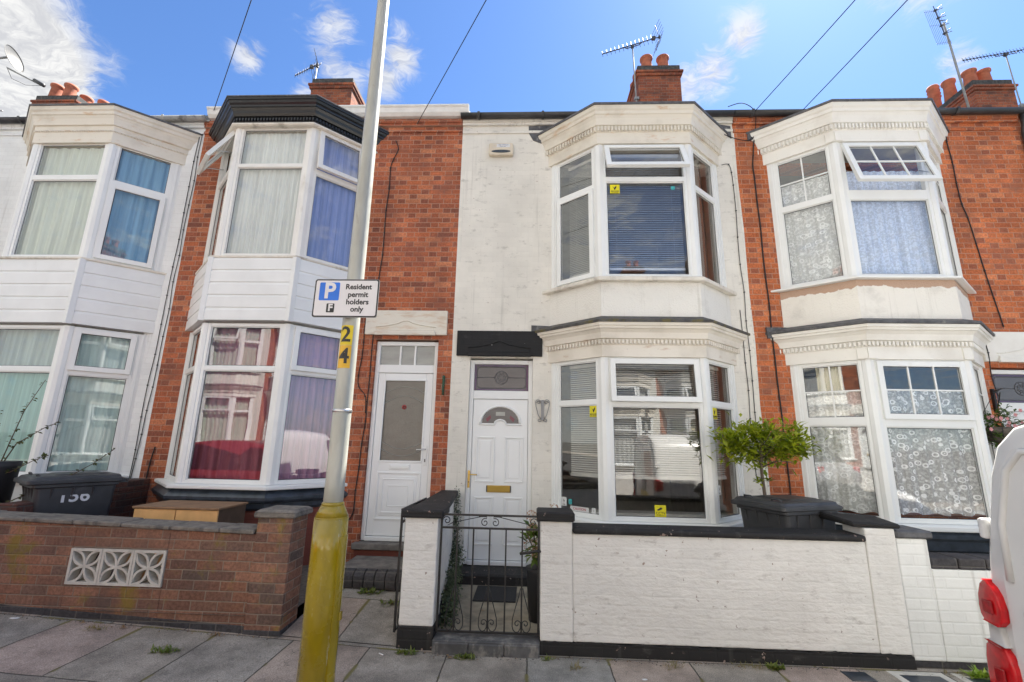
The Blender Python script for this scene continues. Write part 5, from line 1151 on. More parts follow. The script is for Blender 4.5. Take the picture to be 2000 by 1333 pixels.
mb = MB(); mb.box(-.44, -.424, .02, .46, 0, H_, 'dark chipboard'); mb.box(.404, .42, .02, .46, 0, H_, 'dark chipboard'); mb.box(-.424, .404, .44, .46, 0, H_, 'dark chipboard'); mb.box(-.424, .404, .02, .44, .02, .04, 'dark chipboard'); mb.build('carcass', t, bevel=.002)
mb = MB(); mb.box(-.455, .435, -.015, .47, H_, H_+.02, 'chipboard'); mb.build('top', t, bevel=.003)
for a, c in ((-.44, -.014), (-.006, .42)): mb = MB(); mb.box(a, c, .0, .018, .03, H_-.006, 'orange laminate'); mb.build('door', t, bevel=.002)

# ------------------------------------------------------------------ lamp post and parking sign
PX, PY = -1.148, 2.75; pz = gz(PX)
t = thing('lamp_post', 'pale grey lamp post with a glossy olive yellow base and number stickers 2 and 4', 'lamp post', (PX, PY, pz))
mb = MB(); mb.lathe([(.056, 1.25), (.0555, 1.4), (.052, 3.0), (.043, 5.0), (.038, 6.4)], 'pole paint', 32); mb.lathe([(.0555, 1.82), (.0575, 1.822), (.0575, 1.838), (.0555, 1.84)], 'steel', 32); mb.build('shaft', t)
mb = MB(); mb.lathe([(.0965, -.1), (.0955, 1.05), (.0950, 1.214)], 'pole base paint', 40); mb.lathe([(.0950, 1.214), (.0930, 1.222)], 'pole base paint', 40); mb.lathe([(.0930, 1.222), (.064, 1.284)], 'pole base paint', 40); mb.lathe([(.064, 1.284), (.063, 1.296), (.0565, 1.302)], 'pole base paint', 40); b0 = mb.build('base', t)
mb = MB()
mb.lathe([(.104, .28), (.104, 1.14)], 'pole base paint', 14, Matrix.Diagonal((1, 1, 1, 1))) if False else None
vs = []; n = 8
for z in (.30, 1.12):
    for i in range(n+1): a = R(-34)+R(68)*i/n; vs.append((.1005*math.cos(a), .1005*math.sin(a), z))
mb.add(vs, [(i, i+1, n+2+i, n+1+i) for i in range(n)], 'pole base paint', True)
vs2 = [(v[0]*.94, v[1]*.94, v[2]) for v in vs]
for i in (0, n): mb.add([vs[i], vs[n+1+i], vs2[n+1+i], vs2[i]], [(0, 1, 2, 3)], 'pole base paint')
for j in (0, n+1): mb.add(vs[j:j+n+1]+vs2[j:j+n+1], [(i, i+1, n+2+i, n+1+i) for i in range(n)], 'pole base paint')
mb.box(.1, .111, -.012, .012, .68, .72, 'pole base paint'); mb.build('access_door', b0)
mb = MB(); mb.tube([(0, 0, 6.38), (0, -.1, 6.6), (0, -.35, 6.74), (0, -.75, 6.78)], .03, 'pole paint', 10); mb.build('bracket_arm', t)
mb = MB(); mb.loft([[(x*w, -.7-.5*q, 6.78+z*w*.6) for x, z in ((-.1, -.05), (.1, -.05), (.1, .05), (.05, .1), (-.05, .1), (-.1, .05))] for q, w in ((0, .5), (.3, 1), (.8, 1), (1, .4))], 'pole paint'); mb.build('lantern', t)
for ch, z0, z1, mat in (('2', 2.245, 2.372, 'sticker yellow'), ('4', 2.10, 2.243, 'sticker orange')):
    mb = MB(); rr_ = lambda z: .0546-(z-1.6)*.0022+.0012; a0, a1 = -2.62, -.86; n = 12; aofs = -1.66
    vs = [(rr_(z)*math.cos(a0+(a1-a0)*i/n), rr_(z)*math.sin(a0+(a1-a0)*i/n), z-pz) for z in (z0, z1) for i in range(n+1)]
    mb.add(vs, [(i, i+1, n+2+i, n+1+i) for i in range(n)], mat, True)
    zc = (z0+z1)/2
    def wrap(v, zc=zc): r_ = rr_(zc)+.0010+max(0, v.z)*.3; a = aofs+v.x/.054; return (r_*math.cos(a), r_*math.sin(a), zc-pz+v.y)
    textmb(mb, ch, .135, 'sign black', wrap, depth=.0005, bold=.0025); mb.build('number_sticker', t)['label'] = ('yellow' if ch == '2' else 'orange yellow')+' sticker with the black number '+ch
SX, SY, SZ = -1.158, 2.655, 2.535
t = thing('parking_sign', 'white parking plate reading Resident permit holders only, strapped to the lamp post', 'sign', (SX, SY, SZ))
def rrect(w, h, r_, n=5):
    p = []
    for sx, sz, a0 in ((1, 1, 0), (-1, 1, 1.5708), (-1, -1, 3.1416), (1, -1, 4.7124)):
        for i in range(n+1): a = a0+1.5708*i/n; p.append((sx*(w/2-r_)+r_*math.cos(a), sz*(h/2-r_)+r_*math.sin(a)))
    return p
mb = MB(); mb.extr(rrect(.412, .25, .016), 0, .004, 'sign grey'); mb.extr(rrect(.408, .246, .015), -.0012, -.0001, 'sign black'); mb.extr(rrect(.392, .230, .010), -.0022, -.0013, 'sign white'); mb.build('plate', t)
mb = MB(); bp = [(x-.108, z+.043) for x, z in rrect(.128, .118, .008)]; mb.extr(bp, -.0032, -.0023, 'sign blue'); mb.extr([(x-.092, z-.065) for x, z in rrect(.050, .058, .005)], -.0032, -.0023, 'sign black')
textmb(mb, 'P', .142, 'sign white', uprightT(-.106, -.0034, .043), depth=.0006, bold=.004); textmb(mb, 'F', .062, 'sign white', uprightT(-.092, -.0034, -.065), depth=.0006, bold=.0022)
for tx, z in (('Resident', .073), ('permit', .022), ('holders', -.026), ('only', -.073)): textmb(mb, tx, .0475, 'sign black', uprightT(.076, -.0026, z), depth=.0006, bold=.0014)
mb.build('lettering', t)
mb = MB()
for z in (-.07, .07): mb.tube([(.01+.06*math.cos(a), .095+.06*math.sin(a), z) for a in [i*.3927 for i in range(16)]], .006, 'steel', 5, closed=True); mb.box(-.04, .06, .004, .045, z-.012, z+.012, 'steel')
mb.build('bracket', t)

# ------------------------------------------------------------------ vehicles
def wheel(t, x, y, r_, w):
    mb = MB(); T = Matrix.Translation((x, y, r_)) @ Matrix.Rotation(R(90), 4, 'X')
    mb.lathe([(r_*.6, -w/2), (r_*.93, -w/2), (r_, -w*.35), (r_, w*.35), (r_*.93, w/2), (r_*.6, w/2)], 'tyre', 28, T); q = mb.build('wheel', t)
    mb = MB(); mb.lathe([(r_*.62, -w*.42), (r_*.62, w*.42)], 'silver paint', 20, T)
    for k in range(5): a = k*1.2566; mb.box(-.03, .03, 0, r_*.6, w*.42, w*.46, 'dark plastic', T @ Matrix.Rotation(a, 4, 'Z'))
    mb.build('rim', q)
VX, VY = 2.245, 1.622
t = thing('parked_van', 'white van parked at the kerb at the right edge, red tail lights showing', 'van', (VX, VY, -.11))
half = [(0, .30), (.82, .30), (.89, .36), (.905, .55), (.905, .95), (.895, 1.10), (.865, 1.30), (.825, 1.48), (.775, 1.68), (.715, 1.82), (.62, 1.905), (.45, 1.955), (.22, 1.975)]
def sec(x, top_, w, zb=.30):
    pts = []
    for y, z in half:
        zz = zb+(z-.30)*(top_-zb)/(1.975-.30); pts.append((x, y*w, zz))
    return pts+[(x, 0, top_)]+[(x, -p[1], p[2]) for p in pts[:0:-1]]
mb = MB()
mb.loft([sec(.0, 1.955, .955), sec(.012, 1.965, .975), sec(.05, 1.975, .996), sec(.12, 1.975, 1.), sec(2.3, 1.985, 1.), sec(3.0, 1.95, 1.), sec(3.3, 1.85, 1.), sec(3.75, 1.45, .995), sec(4.05, 1.18, .99), sec(4.5, 1.05, .96), sec(4.75, .85, .9), sec(4.85, .62, .82)], 'van paint'); body = mb.build('body', t)
wn = MB()
for s_ in (-1, 1): wn.box(-.006, .004, s_*.33-.25, s_*.33+.25, 1.20, 1.66, 'car glass')
wn.build('rear_window', t, bevel=.02)
for s_ in (-1, 1):
    d = MB(); d.add([(-.004, s_*.80, .62), (-.004, s_*.03, .62), (-.004, s_*.03, 1.80), (-.004, s_*.62, 1.80), (-.004, s_*.70, 1.70), (-.004, s_*.78, 1.20)], [(0, 1, 2, 3, 4, 5) if s_ < 0 else (5, 4, 3, 2, 1, 0)], 'van paint')
    d.tube([(-.008, s_*.70, .66), (-.008, s_*.70, 1.08), (-.008, s_*.66, 1.14), (-.008, s_*.10, 1.14), (-.008, s_*.10, .66)], .012, 'van paint', 6, closed=True)
    d.tube([(-.006, s_*.745, 1.20), (-.006, s_*.735, 1.45), (-.006, s_*.665, 1.70), (-.006, s_*.58, 1.79), (-.006, s_*.06, 1.80)], .016, 'van paint', 6)
    dd = d.build('rear_door', t)
    for z in (1.42, .75):
        hg = MB(); yy = s_*.84 if z > 1 else s_*.905; hg.box(-.012, .09, min(yy-s_*.02, yy+s_*.016), max(yy-s_*.02, yy+s_*.016), z-.05, z+.045, 'van paint'); hg.build('hinge', dd, bevel=.012, seg=2)
    def P3(pts, x): return [(x, s_*y, z) for y, z in pts]
    # tail light wrapped round the rear corner: upper red, pale middle, lower red
    def lens(pl, pr, mat, dx):
        n = len(pl); outer = [(-.035+dx, s_*p, z) for p, z in pr]; edge = [(-.012+dx, s_*(p+.004), z) for p, z in pl]; side = [(.10, s_*(p-.005), z) for p, z in pl]; inner = [(.01, s_*p, z) for p, z in pr]
        cols = [inner, outer, edge, side]; vs = [p for c_ in cols for p in c_]
        fs = [(c_*n+i, c_*n+i+1, (c_+1)*n+i+1, (c_+1)*n+i) for c_ in range(3) for i in range(n-1)]+[(0, n, 2*n, 3*n)[::-1], (n-1, 2*n-1, 3*n-1, 4*n-1)]
        if s_ < 0: fs = [f[::-1] for f in fs]
        m_ = MB(); m_.add(vs, fs, mat, True); return m_
    tl = lens([(.872, 1.178), (.900, 1.150), (.918, 1.10), (.925, 1.05), (.922, 1.01), (.908, .985)], [(.855, 1.180), (.822, 1.155), (.803, 1.12), (.792, 1.06), (.795, 1.01), (.82, .984)], 'red lens', 0).build('tail_light', t, bevel=.012, seg=2)
    lens([(.902, .983), (.906, .90)], [(.825, .983), (.81, .90)], 'clear lens', .008).build('reversing_light', tl, bevel=.006)
    lens([(.905, .898), (.928, .875), (.940, .82), (.944, .75), (.943, .67), (.932, .60)], [(.822, .897), (.80, .87), (.788, .82), (.784, .75), (.79, .67), (.815, .60)], 'red lens', 0).build('brake_light', tl, bevel=.012, seg=2)
    inn_ = MB(); inn_.box(-.041, -.030, min(s_*.83, s_*.88), max(s_*.83, s_*.88), .70, .80, 'dark red lens'); inn_.box(-.041, -.030, min(s_*.83, s_*.88), max(s_*.83, s_*.88), 1.03, 1.09, 'dark red lens'); inn_.build('reflector', tl, bevel=.006)
    sw = MB(); sw.add([(2.75, s_*.868, 1.32), (3.62, s_*.873, 1.28), (3.35, s_*.80, 1.62), (2.95, s_*.785, 1.72), (2.75, s_*.785, 1.72)], [(0, 1, 2, 3, 4) if s_ < 0 else (4, 3, 2, 1, 0)], 'car glass'); sw.build('side_window', t)
    mi = MB(); mi.box(3.28, 3.40, min(s_*.9, s_*1.08), max(s_*.9, s_*1.08), 1.22, 1.42, 'bumper plastic'); mi.build('wing_mirror', t, bevel=.03, seg=2)
    st = MB(); st.box(.9, 3.9, min(s_*.90, s_*.925), max(s_*.90, s_*.925), .62, .70, 'bumper plastic'); st.build('side_strip', t, bevel=.008)
    wheel(t, .95, s_*.80, .32, .2); wheel(t, 3.85, s_*.80, .32, .2)
ws = MB(); ws.add([(3.34, -.70, 1.84), (3.34, .70, 1.84), (3.99, .80, 1.25), (3.99, -.80, 1.25)], [(0, 1, 2, 3)], 'car glass'); ws.build('windscreen', t)
bm = MB(); bm.loft([[(x, y, z) for y, z in ((-.86*w, .34), (.86*w, .34), (.88*w, .42), (.88*w, .55), (-.88*w, .55), (-.88*w, .42))] for x, w in ((-.09, .9), (-.07, .98), (.02, 1.02))], 'bumper plastic', False); bm.build('bumper', t, bevel=.01)
pl = MB(); pl.box(-.012, -.004, -.26, .26, .80, .91, 'number plate'); pl.build('number_plate', t)

def car(label, loc, rz, paint):
    t = thing('parked_car', label, 'car', loc, rz, 'parked cars seen in the window panes')
    def cs(x, zt, wt, zb=.28, w=.86, zs=.88): return [(x, -w*.92, zb), (x, w*.92, zb), (x, w, zb+.25), (x, w*.97, zs), (x, wt, zt), (x, wt*.6, zt+.015), (x, -wt*.6, zt+.015), (x, -wt, zt), (x, -w*.97, zs), (x, -w, zb+.25)]
    mb = MB(); mb.loft([cs(0, .80, .62, .4, .74, .72), cs(.08, .95, .68, .32, .82, .84), cs(.35, 1.02, .66), cs(.75, 1.42, .56), cs(1.2, 1.47, .58), cs(1.9, 1.47, .58), cs(2.3, 1.38, .57), cs(2.95, .98, .66), cs(3.4, .92, .70, w=.85), cs(3.75, .82, .66, .3, .82, .74), cs(3.95, .62, .55, .36, .72, .58)], paint); mb.build('body', t, bevel=.01)
    g = MB(); g.add([(2.36, -.54, 1.355), (2.36, .54, 1.355), (2.90, .63, 1.02), (2.90, -.63, 1.02)], [(0, 1, 2, 3)], 'car glass'); g.build('windscreen', t, loc=(.012, 0, .02))
    g = MB(); g.add([(.40, -.60, 1.08), (.40, .60, 1.08), (.70, .54, 1.38), (.70, -.54, 1.38)], [(3, 2, 1, 0)], 'car glass'); g.build('rear_window', t, loc=(-.012, 0, .015))
    for s_ in (-1, 1):
        g = MB(); g.add([(.75, s_*.80, .95), (2.75, s_*.80, .95), (2.25, s_*.60, 1.35), (.95, s_*.60, 1.40)], [(0, 1, 2, 3) if s_ < 0 else (3, 2, 1, 0)], 'car glass'); g.build('side_window', t, loc=(0, s_*.012, 0))
        g = MB(); g.box(3.72, 3.88, min(s_*.45, s_*.72), max(s_*.45, s_*.72), .62, .76, 'clear lens'); g.build('headlight', t, bevel=.03, seg=2)
        g = MB(); g.box(.02, .10, min(s_*.55, s_*.76), max(s_*.55, s_*.76), .75, .95, 'red lens'); g.build('tail_light', t, bevel=.02)
        wheel(t, .72, s_*.76, .31, .18); wheel(t, 3.2, s_*.76, .31, .18)
    return t
car('red hatchback parked at the kerb outside the left edge, seen only in a window pane', (-7.35, 1.45, gz(-5.5)-.10), 0, 'red car paint')
car('silver hatchback parked across the road, seen only in a window pane', (-4.2, -2.4, gz(-6)-.10), math.pi, 'silver paint')
car('blue hatchback parked across the road, seen only in a window pane', (7.4, -2.4, -.10), math.pi, 'blue car paint')

# ------------------------------------------------------------------ plants
def crown(mb, c, rad, n, L, W, mat, rr, clumps=26, up=.35, open_=.55):
    cs = []
    for i in range(clumps):
        d = Vector((rr.gauss(0, 1), rr.gauss(0, 1), rr.gauss(0, .8))).normalized(); k = rr.uniform(.35, 1.0)
        cs.append((Vector(c)+Vector((d.x*rad[0]*k, d.y*rad[1]*k, d.z*rad[2]*k)), d, rr.uniform(.045, .105)*max(rad)/.45))
    for i in range(n):
        cc, d, s_ = rr.choice(cs); p = cc+Vector((rr.gauss(0, s_), rr.gauss(0, s_), rr.gauss(0, s_*.8)))
        dr = (d*.6+Vector((rr.uniform(-1, 1), rr.uniform(-1, 1), rr.uniform(-.4, 1)*up*2))).normalized()
        mb.leaf(p, dr, Vector((rr.uniform(-.3, .3), rr.uniform(-.3, .3), 1)), L*rr.uniform(.6, 1.2), W*rr.uniform(.7, 1.2), mat)
    return cs
rr = random.Random(11)
mb = MB()
for i in range(900):
    x = rr.uniform(-4.9, 3.9); y = (4.112 if x < -2.05 else 4.10)-abs(rr.gauss(0, .035))-.012
    if -2.05 < x < -1.08: continue
    if -.78 < x < .1: y -= .05
    r_ = rr.uniform(.002, .0075); z = gz(x); m_ = rr.choice(('kerb stone', 'garden soil', 'garden soil', 'step concrete', 'dead leaf'))
    vs = [(x+r_*rr.uniform(.6, 1.4)*a, y+r_*rr.uniform(.6, 1.4)*b_, z+r_*c_) for a, b_, c_ in ((1, 0, .2), (0, 1, .3), (-1, 0, .2), (0, -1, .3), (0, 0, 1.0), (0, 0, -.3))]
    mb.add(vs, [(0, 1, 4), (1, 2, 4), (2, 3, 4), (3, 0, 4), (1, 0, 5), (2, 1, 5), (3, 2, 5), (0, 3, 5)], m_)
tag(mb.build('grit'), 'loose grit and crumbs along the foot of the front walls', 'grit', kind='stuff')
t = thing('bay_tree', 'potted bay tree with a round bright green crown behind the right-hand wheelie bin', 'tree', (2.46, 5.0, .08))
mb = MB(); mb.lathe([(.13, 0), (.17, .3), (.18, .31), (.18, .36), (.155, .36), (.15, .32)], 'clay pot', 20); mb.build('pot', t)
mb = MB(); mb.tube([(0, 0, .3), (.01, 0, .8), (-.015, 0, 1.1), (-.02, .01, 1.35), (.0, 0, 1.6), (.02, 0, 1.75)], .022, 'bark', 7, r1=.010)
for k in range(16):
    a = rr.uniform(0, 6.28); z = rr.uniform(1.36, 1.65); L_ = rr.uniform(.2, .42); mb.tube([(-.01, 0, z), (L_*.5*math.cos(a), L_*.5*math.sin(a), z+.07), (L_*math.cos(a), L_*math.sin(a), z+rr.uniform(.02, .2))], .007, 'bark', 4, r1=.003)
mb.build('trunk', t)
mb = MB(); crown(mb, (.0, 0, 1.60), (.45, .38, .25), 2150, .100, .036, 'laurel leaf', rr, 40)
crown(mb, (.28, 0, 1.56), (.18, .2, .10), 300, .086, .032, 'laurel leaf', rr, 8); crown(mb, (-.27, 0, 1.64), (.13, .14, .10), 240, .086, .032, 'laurel leaf', rr, 8); crown(mb, (-.02, 0, 1.24), (.06, .06, .05), 46, .07, .026, 'laurel leaf', rr, 4)
mb.build('crown', t)
t = thing('hydrangea', 'hydrangea with faded pink flower heads in a black pot beside the gate', 'plant', (.10, 4.60, .085))
mb = MB(); mb.lathe([(.09, 0), (.115, .42), (.12, .45), (.10, .45)], 'black pot', 16); mb.build('pot', t)
mb = MB()
for k in range(9): a = k*.7; mb.tube([(0, 0, .4), (.05*math.cos(a), .05*math.sin(a), .6), (.12*math.cos(a), .11*math.sin(a), .72+.03*(k % 4))], .005, 'rose stem', 4)
crown(mb, (0, 0, .66), (.13, .13, .16), 150, .10, .055, 'hydrangea leaf', rr, 14); mb.build('foliage', t)
for (x, y, z) in ((-.06, -.10, .80), (.02, -.12, .70), (-.10, -.06, .66), (.05, -.08, .86), (.14, .02, .96), (-.02, -.12, .60), (-.07, -.02, .90)):
    fm = MB()
    for k in range(70):
        d = Vector((rr.gauss(0, 1), rr.gauss(0, 1), rr.gauss(0, 1)+.3)).normalized(); fm.leaf(Vector((x, y, z))+d*.043, (d+Vector((rr.uniform(-1, 1), rr.uniform(-1, 1), rr.uniform(-1, 1)))*.8), d, .016, .013, 'dry flower')
    fm.build('flower_head', t)
t = thing('ivy', 'small-leaved creeper running along the foot of the white return wall and up its corner', 'plant', (-.8, 4.9, .09)); mb = MB()
def along(path, n, sp, L, W, mat):
    for i in range(n):
        u = rr.random()*(len(path)-1); k = int(u); f = u-k; p = Vector(path[k]).lerp(Vector(path[k+1]), f)+Vector((rr.gauss(0, sp), rr.gauss(0, sp), rr.gauss(0, sp)))-Vector((-.8, 4.9, .09))
        d = Vector((rr.uniform(-.2, 1), rr.uniform(-1, .3), rr.uniform(-.6, .8))); mb.leaf(p, d, Vector((.3, -.3, 1)), L*rr.uniform(.6, 1.3), W*rr.uniform(.7, 1.2), mat)
along([(-.72, 4.45, .17), (-.76, 4.8, .22), (-.80, 5.2, .25), (-.85, 5.6, .3), (-.87, 5.8, .42)], 1500, .045, .028, .022, 'ivy leaf')
along([(-.71, 4.35, .12), (-.73, 4.6, .16), (-.80, 5.3, .17)], 700, .035, .028, .022, 'ivy leaf')
along([(-.87, 5.8, .35), (-.88, 5.82, .6), (-.89, 5.83, .8), (-.89, 5.83, 1.06)], 560, .026, .026, .02, 'ivy leaf'); mb.build('foliage', t)
t = thing('rose_bush', 'straggly rose bush with thorny twigs in a dark tub at the left edge', 'plant', (-5.75, 4.85, .3))
mb = MB(); mb.lathe([(.13, 0), (.17, .98), (.18, 1.0), (.18, 1.06), (.15, 1.06)], 'black pot', 16); mb.build('pot', t)
mb = MB(); tw = [[(0, 0, .95), (.06, .0, 1.25), (.16, -.02, 1.6), (.33, -.03, 1.95)], [(0, 0, .95), (.2, -.05, 1.25), (.5, -.08, 1.42), (.68, -.1, 1.49)], [(.0, 0, .95), (.2, -.05, .95), (.45, -.06, 1.08), (.62, -.08, 1.14)],
    [(.2, -.1, .60), (.5, -.15, .72), (.85, -.12, .88), (1.15, -.1, 1.06), (1.36, -.1, 1.22)], [(0, 0, .9), (-.1, 0, 1.3), (-.15, 0, 1.6)], [(.1, -.1, .5), (.35, -.1, .5), (.6, -.1, .62)]]
for p in tw:
    mb.tube(p, .0065, 'rose stem', 5, r1=.003)
    for i in range(34):
        u = rr.random()**.7*(len(p)-1); k = min(int(u), len(p)-2); q = Vector(p[k]).lerp(Vector(p[k+1]), u-k); mb.leaf(q, Vector((rr.uniform(-1, 1), rr.uniform(-1, .5), rr.uniform(-.5, .7))), Vector((0, -.5, 1)), .045*rr.uniform(.6, 1.2), .028, 'rose leaf')
mb.build('foliage', t)
t = thing('hanging_basket', 'hanging basket of small pink flowers on an iron bracket by the right-hand door', 'basket', (5.50, 5.62, 1.75))
mb = MB()
for k in range(6): a = k*.5236; mb.tube([(.2*math.cos(a)*math.cos(q), .2*math.sin(a)*math.cos(q), .2-.2*math.sin(q)+.0) for q in [i*math.pi/8 for i in range(9)]], .004, 'iron black', 4)
mb.lathe([(.02, .02), (.12, .06), (.18, .14), (.19, .2)], 'garden soil', 14); mb.build('basket', t)
mb = MB(); crown(mb, (.02, 0, .26), (.30, .2, .20), 900, .05, .03, 'basket leaf', rr, 26); crown(mb, (-.1, -.05, .08), (.12, .1, .14), 160, .05, .03, 'basket leaf', rr, 6)
mb.build('foliage', t)
for k in range(24):
    mb = MB(); p = Vector((rr.gauss(.02, .15), -.14+rr.gauss(0, .05), rr.gauss(.2, .12)))
    for j in range(7): a = j*.9; mb.leaf(p, Vector((math.cos(a), -.6, math.sin(a))), Vector((0, -1, 0)), .028, .024, 'pink flower')
    mb.build('flower', t)
mb = MB(); mb.box(.285, .31, .24, .275, .36, .64, 'iron black', Matrix.Translation((0, 0, .05))); mb.tube([(.30, .25, .66), (.28, .1, .68), (.15, .0, .66), (.05, 0, .6)], .008, 'iron black', 6); mb.tube([(.30, .25, .42), (.18, .05, .62)], .007, 'iron black', 6)
for a in (0, 2.1, 4.2): mb.tube([(.05, 0, .6), (.18*math.cos(a), .18*math.sin(a), .2)], .003, 'iron black', 4)
mb.build('bracket', t)
WE = [(-4.55, 4.03, .05, 30, 'dry grass', .08, 'dry grass tuft at the foot of the brown brick wall, left edge'), (-2.72, 3.72, .10, 70, 'weed leaf', .05, 'green weed in the slab joint before the brown brick wall'), (-3.5, 3.95, .08, 40, 'dry grass', .06, 'strip of dry grass in the joint under the pierced blocks'),
      (-1.98, 4.55, .07, 60, 'weed leaf', .08, 'green weed beside the brown brick pier'), (-1.62, 5.03, .10, 60, 'weed leaf', .07, 'weed below the dark brick step nosing'), (-1.32, 4.85, .12, 50, 'weed leaf', .06, 'weed in the path joint below the step'), (-.98, 4.03, .08, 55, 'weed leaf', .05, 'weeds at the foot of the white pier'),
      (-.48, 4.0, .07, 70, 'weed leaf', .05, 'weeds in front of the gate threshold'), (.38, 3.9, .05, 30, 'dry grass', .06, 'dry grass in the joint near the gate'), (1.12, 3.98, .07, 40, 'dry grass', .06, 'dry grass in the joint before the white front wall'), (1.75, 4.04, .13, 70, 'dry grass', .05, 'mixed dry weeds along the black plinth'),
      (1.92, 4.03, .06, 60, 'weed leaf', .06, 'green weed against the black plinth near the right end'), (3.42, 4.02, .05, 60, 'fresh weed', .08, 'bright green weed by the lower white wall near the van'), (3.56, 4.03, .06, 60, 'weed leaf', .09, 'darker weed by the lower white wall beside the tail light'), (3.3, 4.05, .1, 30, 'dry grass', .07, 'dry grass at the foot of the lower white wall'), (-2.55, 4.04, .06, 30, 'dead leaf', .03, 'withered weed clump against the brown brick wall'), (.15, 4.03, .05, 26, 'weed leaf', .04, 'small weed right of the gate threshold')]
for x, y, s_, n, mat, L_, lab in WE:
    z = gz(x)+(.006+(y-4.13)*.095 if y > 4.2 else 0); mb = MB()
    for i in range(n):
        px, py = max(-s_, min(s_, rr.gauss(0, s_*.6))), rr.gauss(0, s_*.2); d = Vector((rr.uniform(-1, 1), rr.uniform(-1, 1), rr.uniform(.15, .9)))
        mb.leaf(Vector((px, py, .0)), d, Vector((0, 0, 1)), L_*rr.uniform(.5, 1.2), L_*(.09 if mat == 'dry grass' else .3), mat)
    tag(mb.build('weed', loc=(x, y, z)), lab, 'weed', 'weeds in the paving')

# ------------------------------------------------------------------ things fixed to the houses
t = thing('alarm_box', 'cream burglar alarm box with a dark lens high on the white house', 'alarm', (-.462, 5.9, 5.872))
mb = MB(); mb.extr(rrect(.36, .20, .03), -.07, .0, 'alarm cream'); mb.build('casing', t, bevel=.015, seg=2)
mb = MB(); mb.extr([(.14*math.cos(a), -.045+.024*math.sin(a)) for a in [i*.2618 for i in range(24)]], -.075, -.06, 'alarm lens'); mb.build('lens', t)
mb = MB(); mb.box(-.12, .13, -.0715, -.0702, .022, .078, 'sticker white'); mb.box(-.118, -.065, -.0724, -.0716, .028, .072, 'alarm cream'); textmb(mb, 'Alan Williams', .026, 'label blue', uprightT(.035, -.0722, .06), depth=.0004); textmb(mb, 'Electrical', .024, 'label blue', uprightT(.025, -.0722, .036), depth=.0004); mb.build('label_plate', t)
t = thing('wall_bracket', 'grey wrought iron heart ornament on the wall beside the white panelled door', 'ornament', (.165, 5.9, 2.08))
mb = MB(); mb.box(-.018, .018, -.025, -.003, -.13, .13, 'heart iron')
for s_ in (-1, 1):
    p = [(s_*.02, .09)]+[(s_*(.055-.035*math.cos(a)), .10+.035*math.sin(a)) for a in (.3, .9, 1.5, 2.1, 2.7, 3.14)]+[(s_*.085, .05), (s_*.055, -.06), (s_*.02, -.12)]
    mb.tube([(x, -.015, z) for x, z in p], .0048, 'heart iron', 6); mb.tube([(s_*(.04+x), -.015, -.125+z) for x, z in spiral(0, 0, .028, 1., 2.6, 1, 16)], .0048, 'heart iron', 6); mb.tube([(s_*(.05+x), -.015, .095+z) for x, z in spiral(0, 0, .026, 1., 0, 1, 16)], .0055, 'heart iron', 6)
mb.build('scrollwork', t)
mb = MB(); mb.tube([(0, -.02, .125), (.004, -.03, .06), (-.002, -.03, -.04), (.004, -.025, -.125)], .018, 'rope green', 7, r1=.011); mb.tube([(0, -.03, .13), (0, .01, .13)], .008, 'iron black', 6)
for k in range(9): mb.tube([(.002+.019*math.cos(a), -.027+.019*math.sin(a), .11-.028*k+.006*math.cos(a*2)) for a in [i*.785 for i in range(8)]], .004, 'rope green', 4, closed=True)
tag(mb.build('rope_hank', loc=(-1.14, 5.9, 2.38)), 'green hank of rope hanging on a hook on the brick beside the glazed door', 'rope')
def catmull(P, m=5):
    P = [Vector(p) for p in P]; out = []
    for i in range(len(P)-1):
        a, b_, c_, d_ = P[max(i-1, 0)], P[i], P[i+1], P[min(i+2, len(P)-1)]
        for k in range(m): u = k/m; out.append(.5*((2*b_)+(c_-a)*u+(2*a-5*b_+4*c_-d_)*u*u+(3*b_-a-3*c_+d_)*u**3))
    return out+[P[-1]]
def cable(label, pts, r_=.006, mat='cable black', clips=True):
    mb = MB(); mb.tube(catmull(pts), r_, mat, 5)
    if clips:
        for i in range(1, len(pts)-1):
            p = Vector(pts[i]); mb.box(p.x-.009, p.x+.009, p.y-.008, p.y+.006, p.z-.006, p.z+.006, mat)
    tag(mb.build('cable'), label, 'cable', 'cables clipped to the house fronts')
def wob(x0, z0, x1, z1, n, y=5.888, s_=.012):
    return [(x0+(x1-x0)*i/n+rr.uniform(-s_, s_)*(0 < i < n), y, z0+(z1-z0)*i/n) for i in range(n+1)]
cable('thin black cable down the white strip beside the left-hand bay', wob(-5.115, 6.15, -5.17, 1.05, 12), .005)
cable('second black cable curving down the white strip beside the left-hand bay', wob(-5.075, 6.2, -5.085, 2.6, 9)+wob(-5.09, 2.3, -5.155, 1.05, 4), .005)
cable('thick black cable down the brick right of the black cornice', [(-2.05, 5.87, 6.05), (-2.0, 5.87, 5.9), (-2.06, 5.88, 5.75)]+wob(-2.10, 5.6, -2.14, 2.15, 10)+wob(-2.14, 1.9, -2.2, .75, 4)+[(-2.32, 5.88, .62)], .007)
cable('thin black cable beside the thick one, bending round the number plaque', wob(-2.24, 3.4, -2.29, 2.5, 4)+[(-2.27, 5.885, 2.35), (-2.17, 5.885, 2.22), (-2.15, 5.883, 2.0)], .006)
cable('paired black cables down the brick left of the right-hand bay', wob(3.235, 6.1, 3.16, 5.6, 3, y=5.885)+wob(3.165, 5.4, 3.185, .95, 12, y=5.883, s_=.006), .009)
cable('thin black cable down the brick right of the right-hand bay', wob(5.92, 6.3, 5.93, 5.0, 4)+wob(5.97, 4.8, 6.12, 3.25, 4), .007)
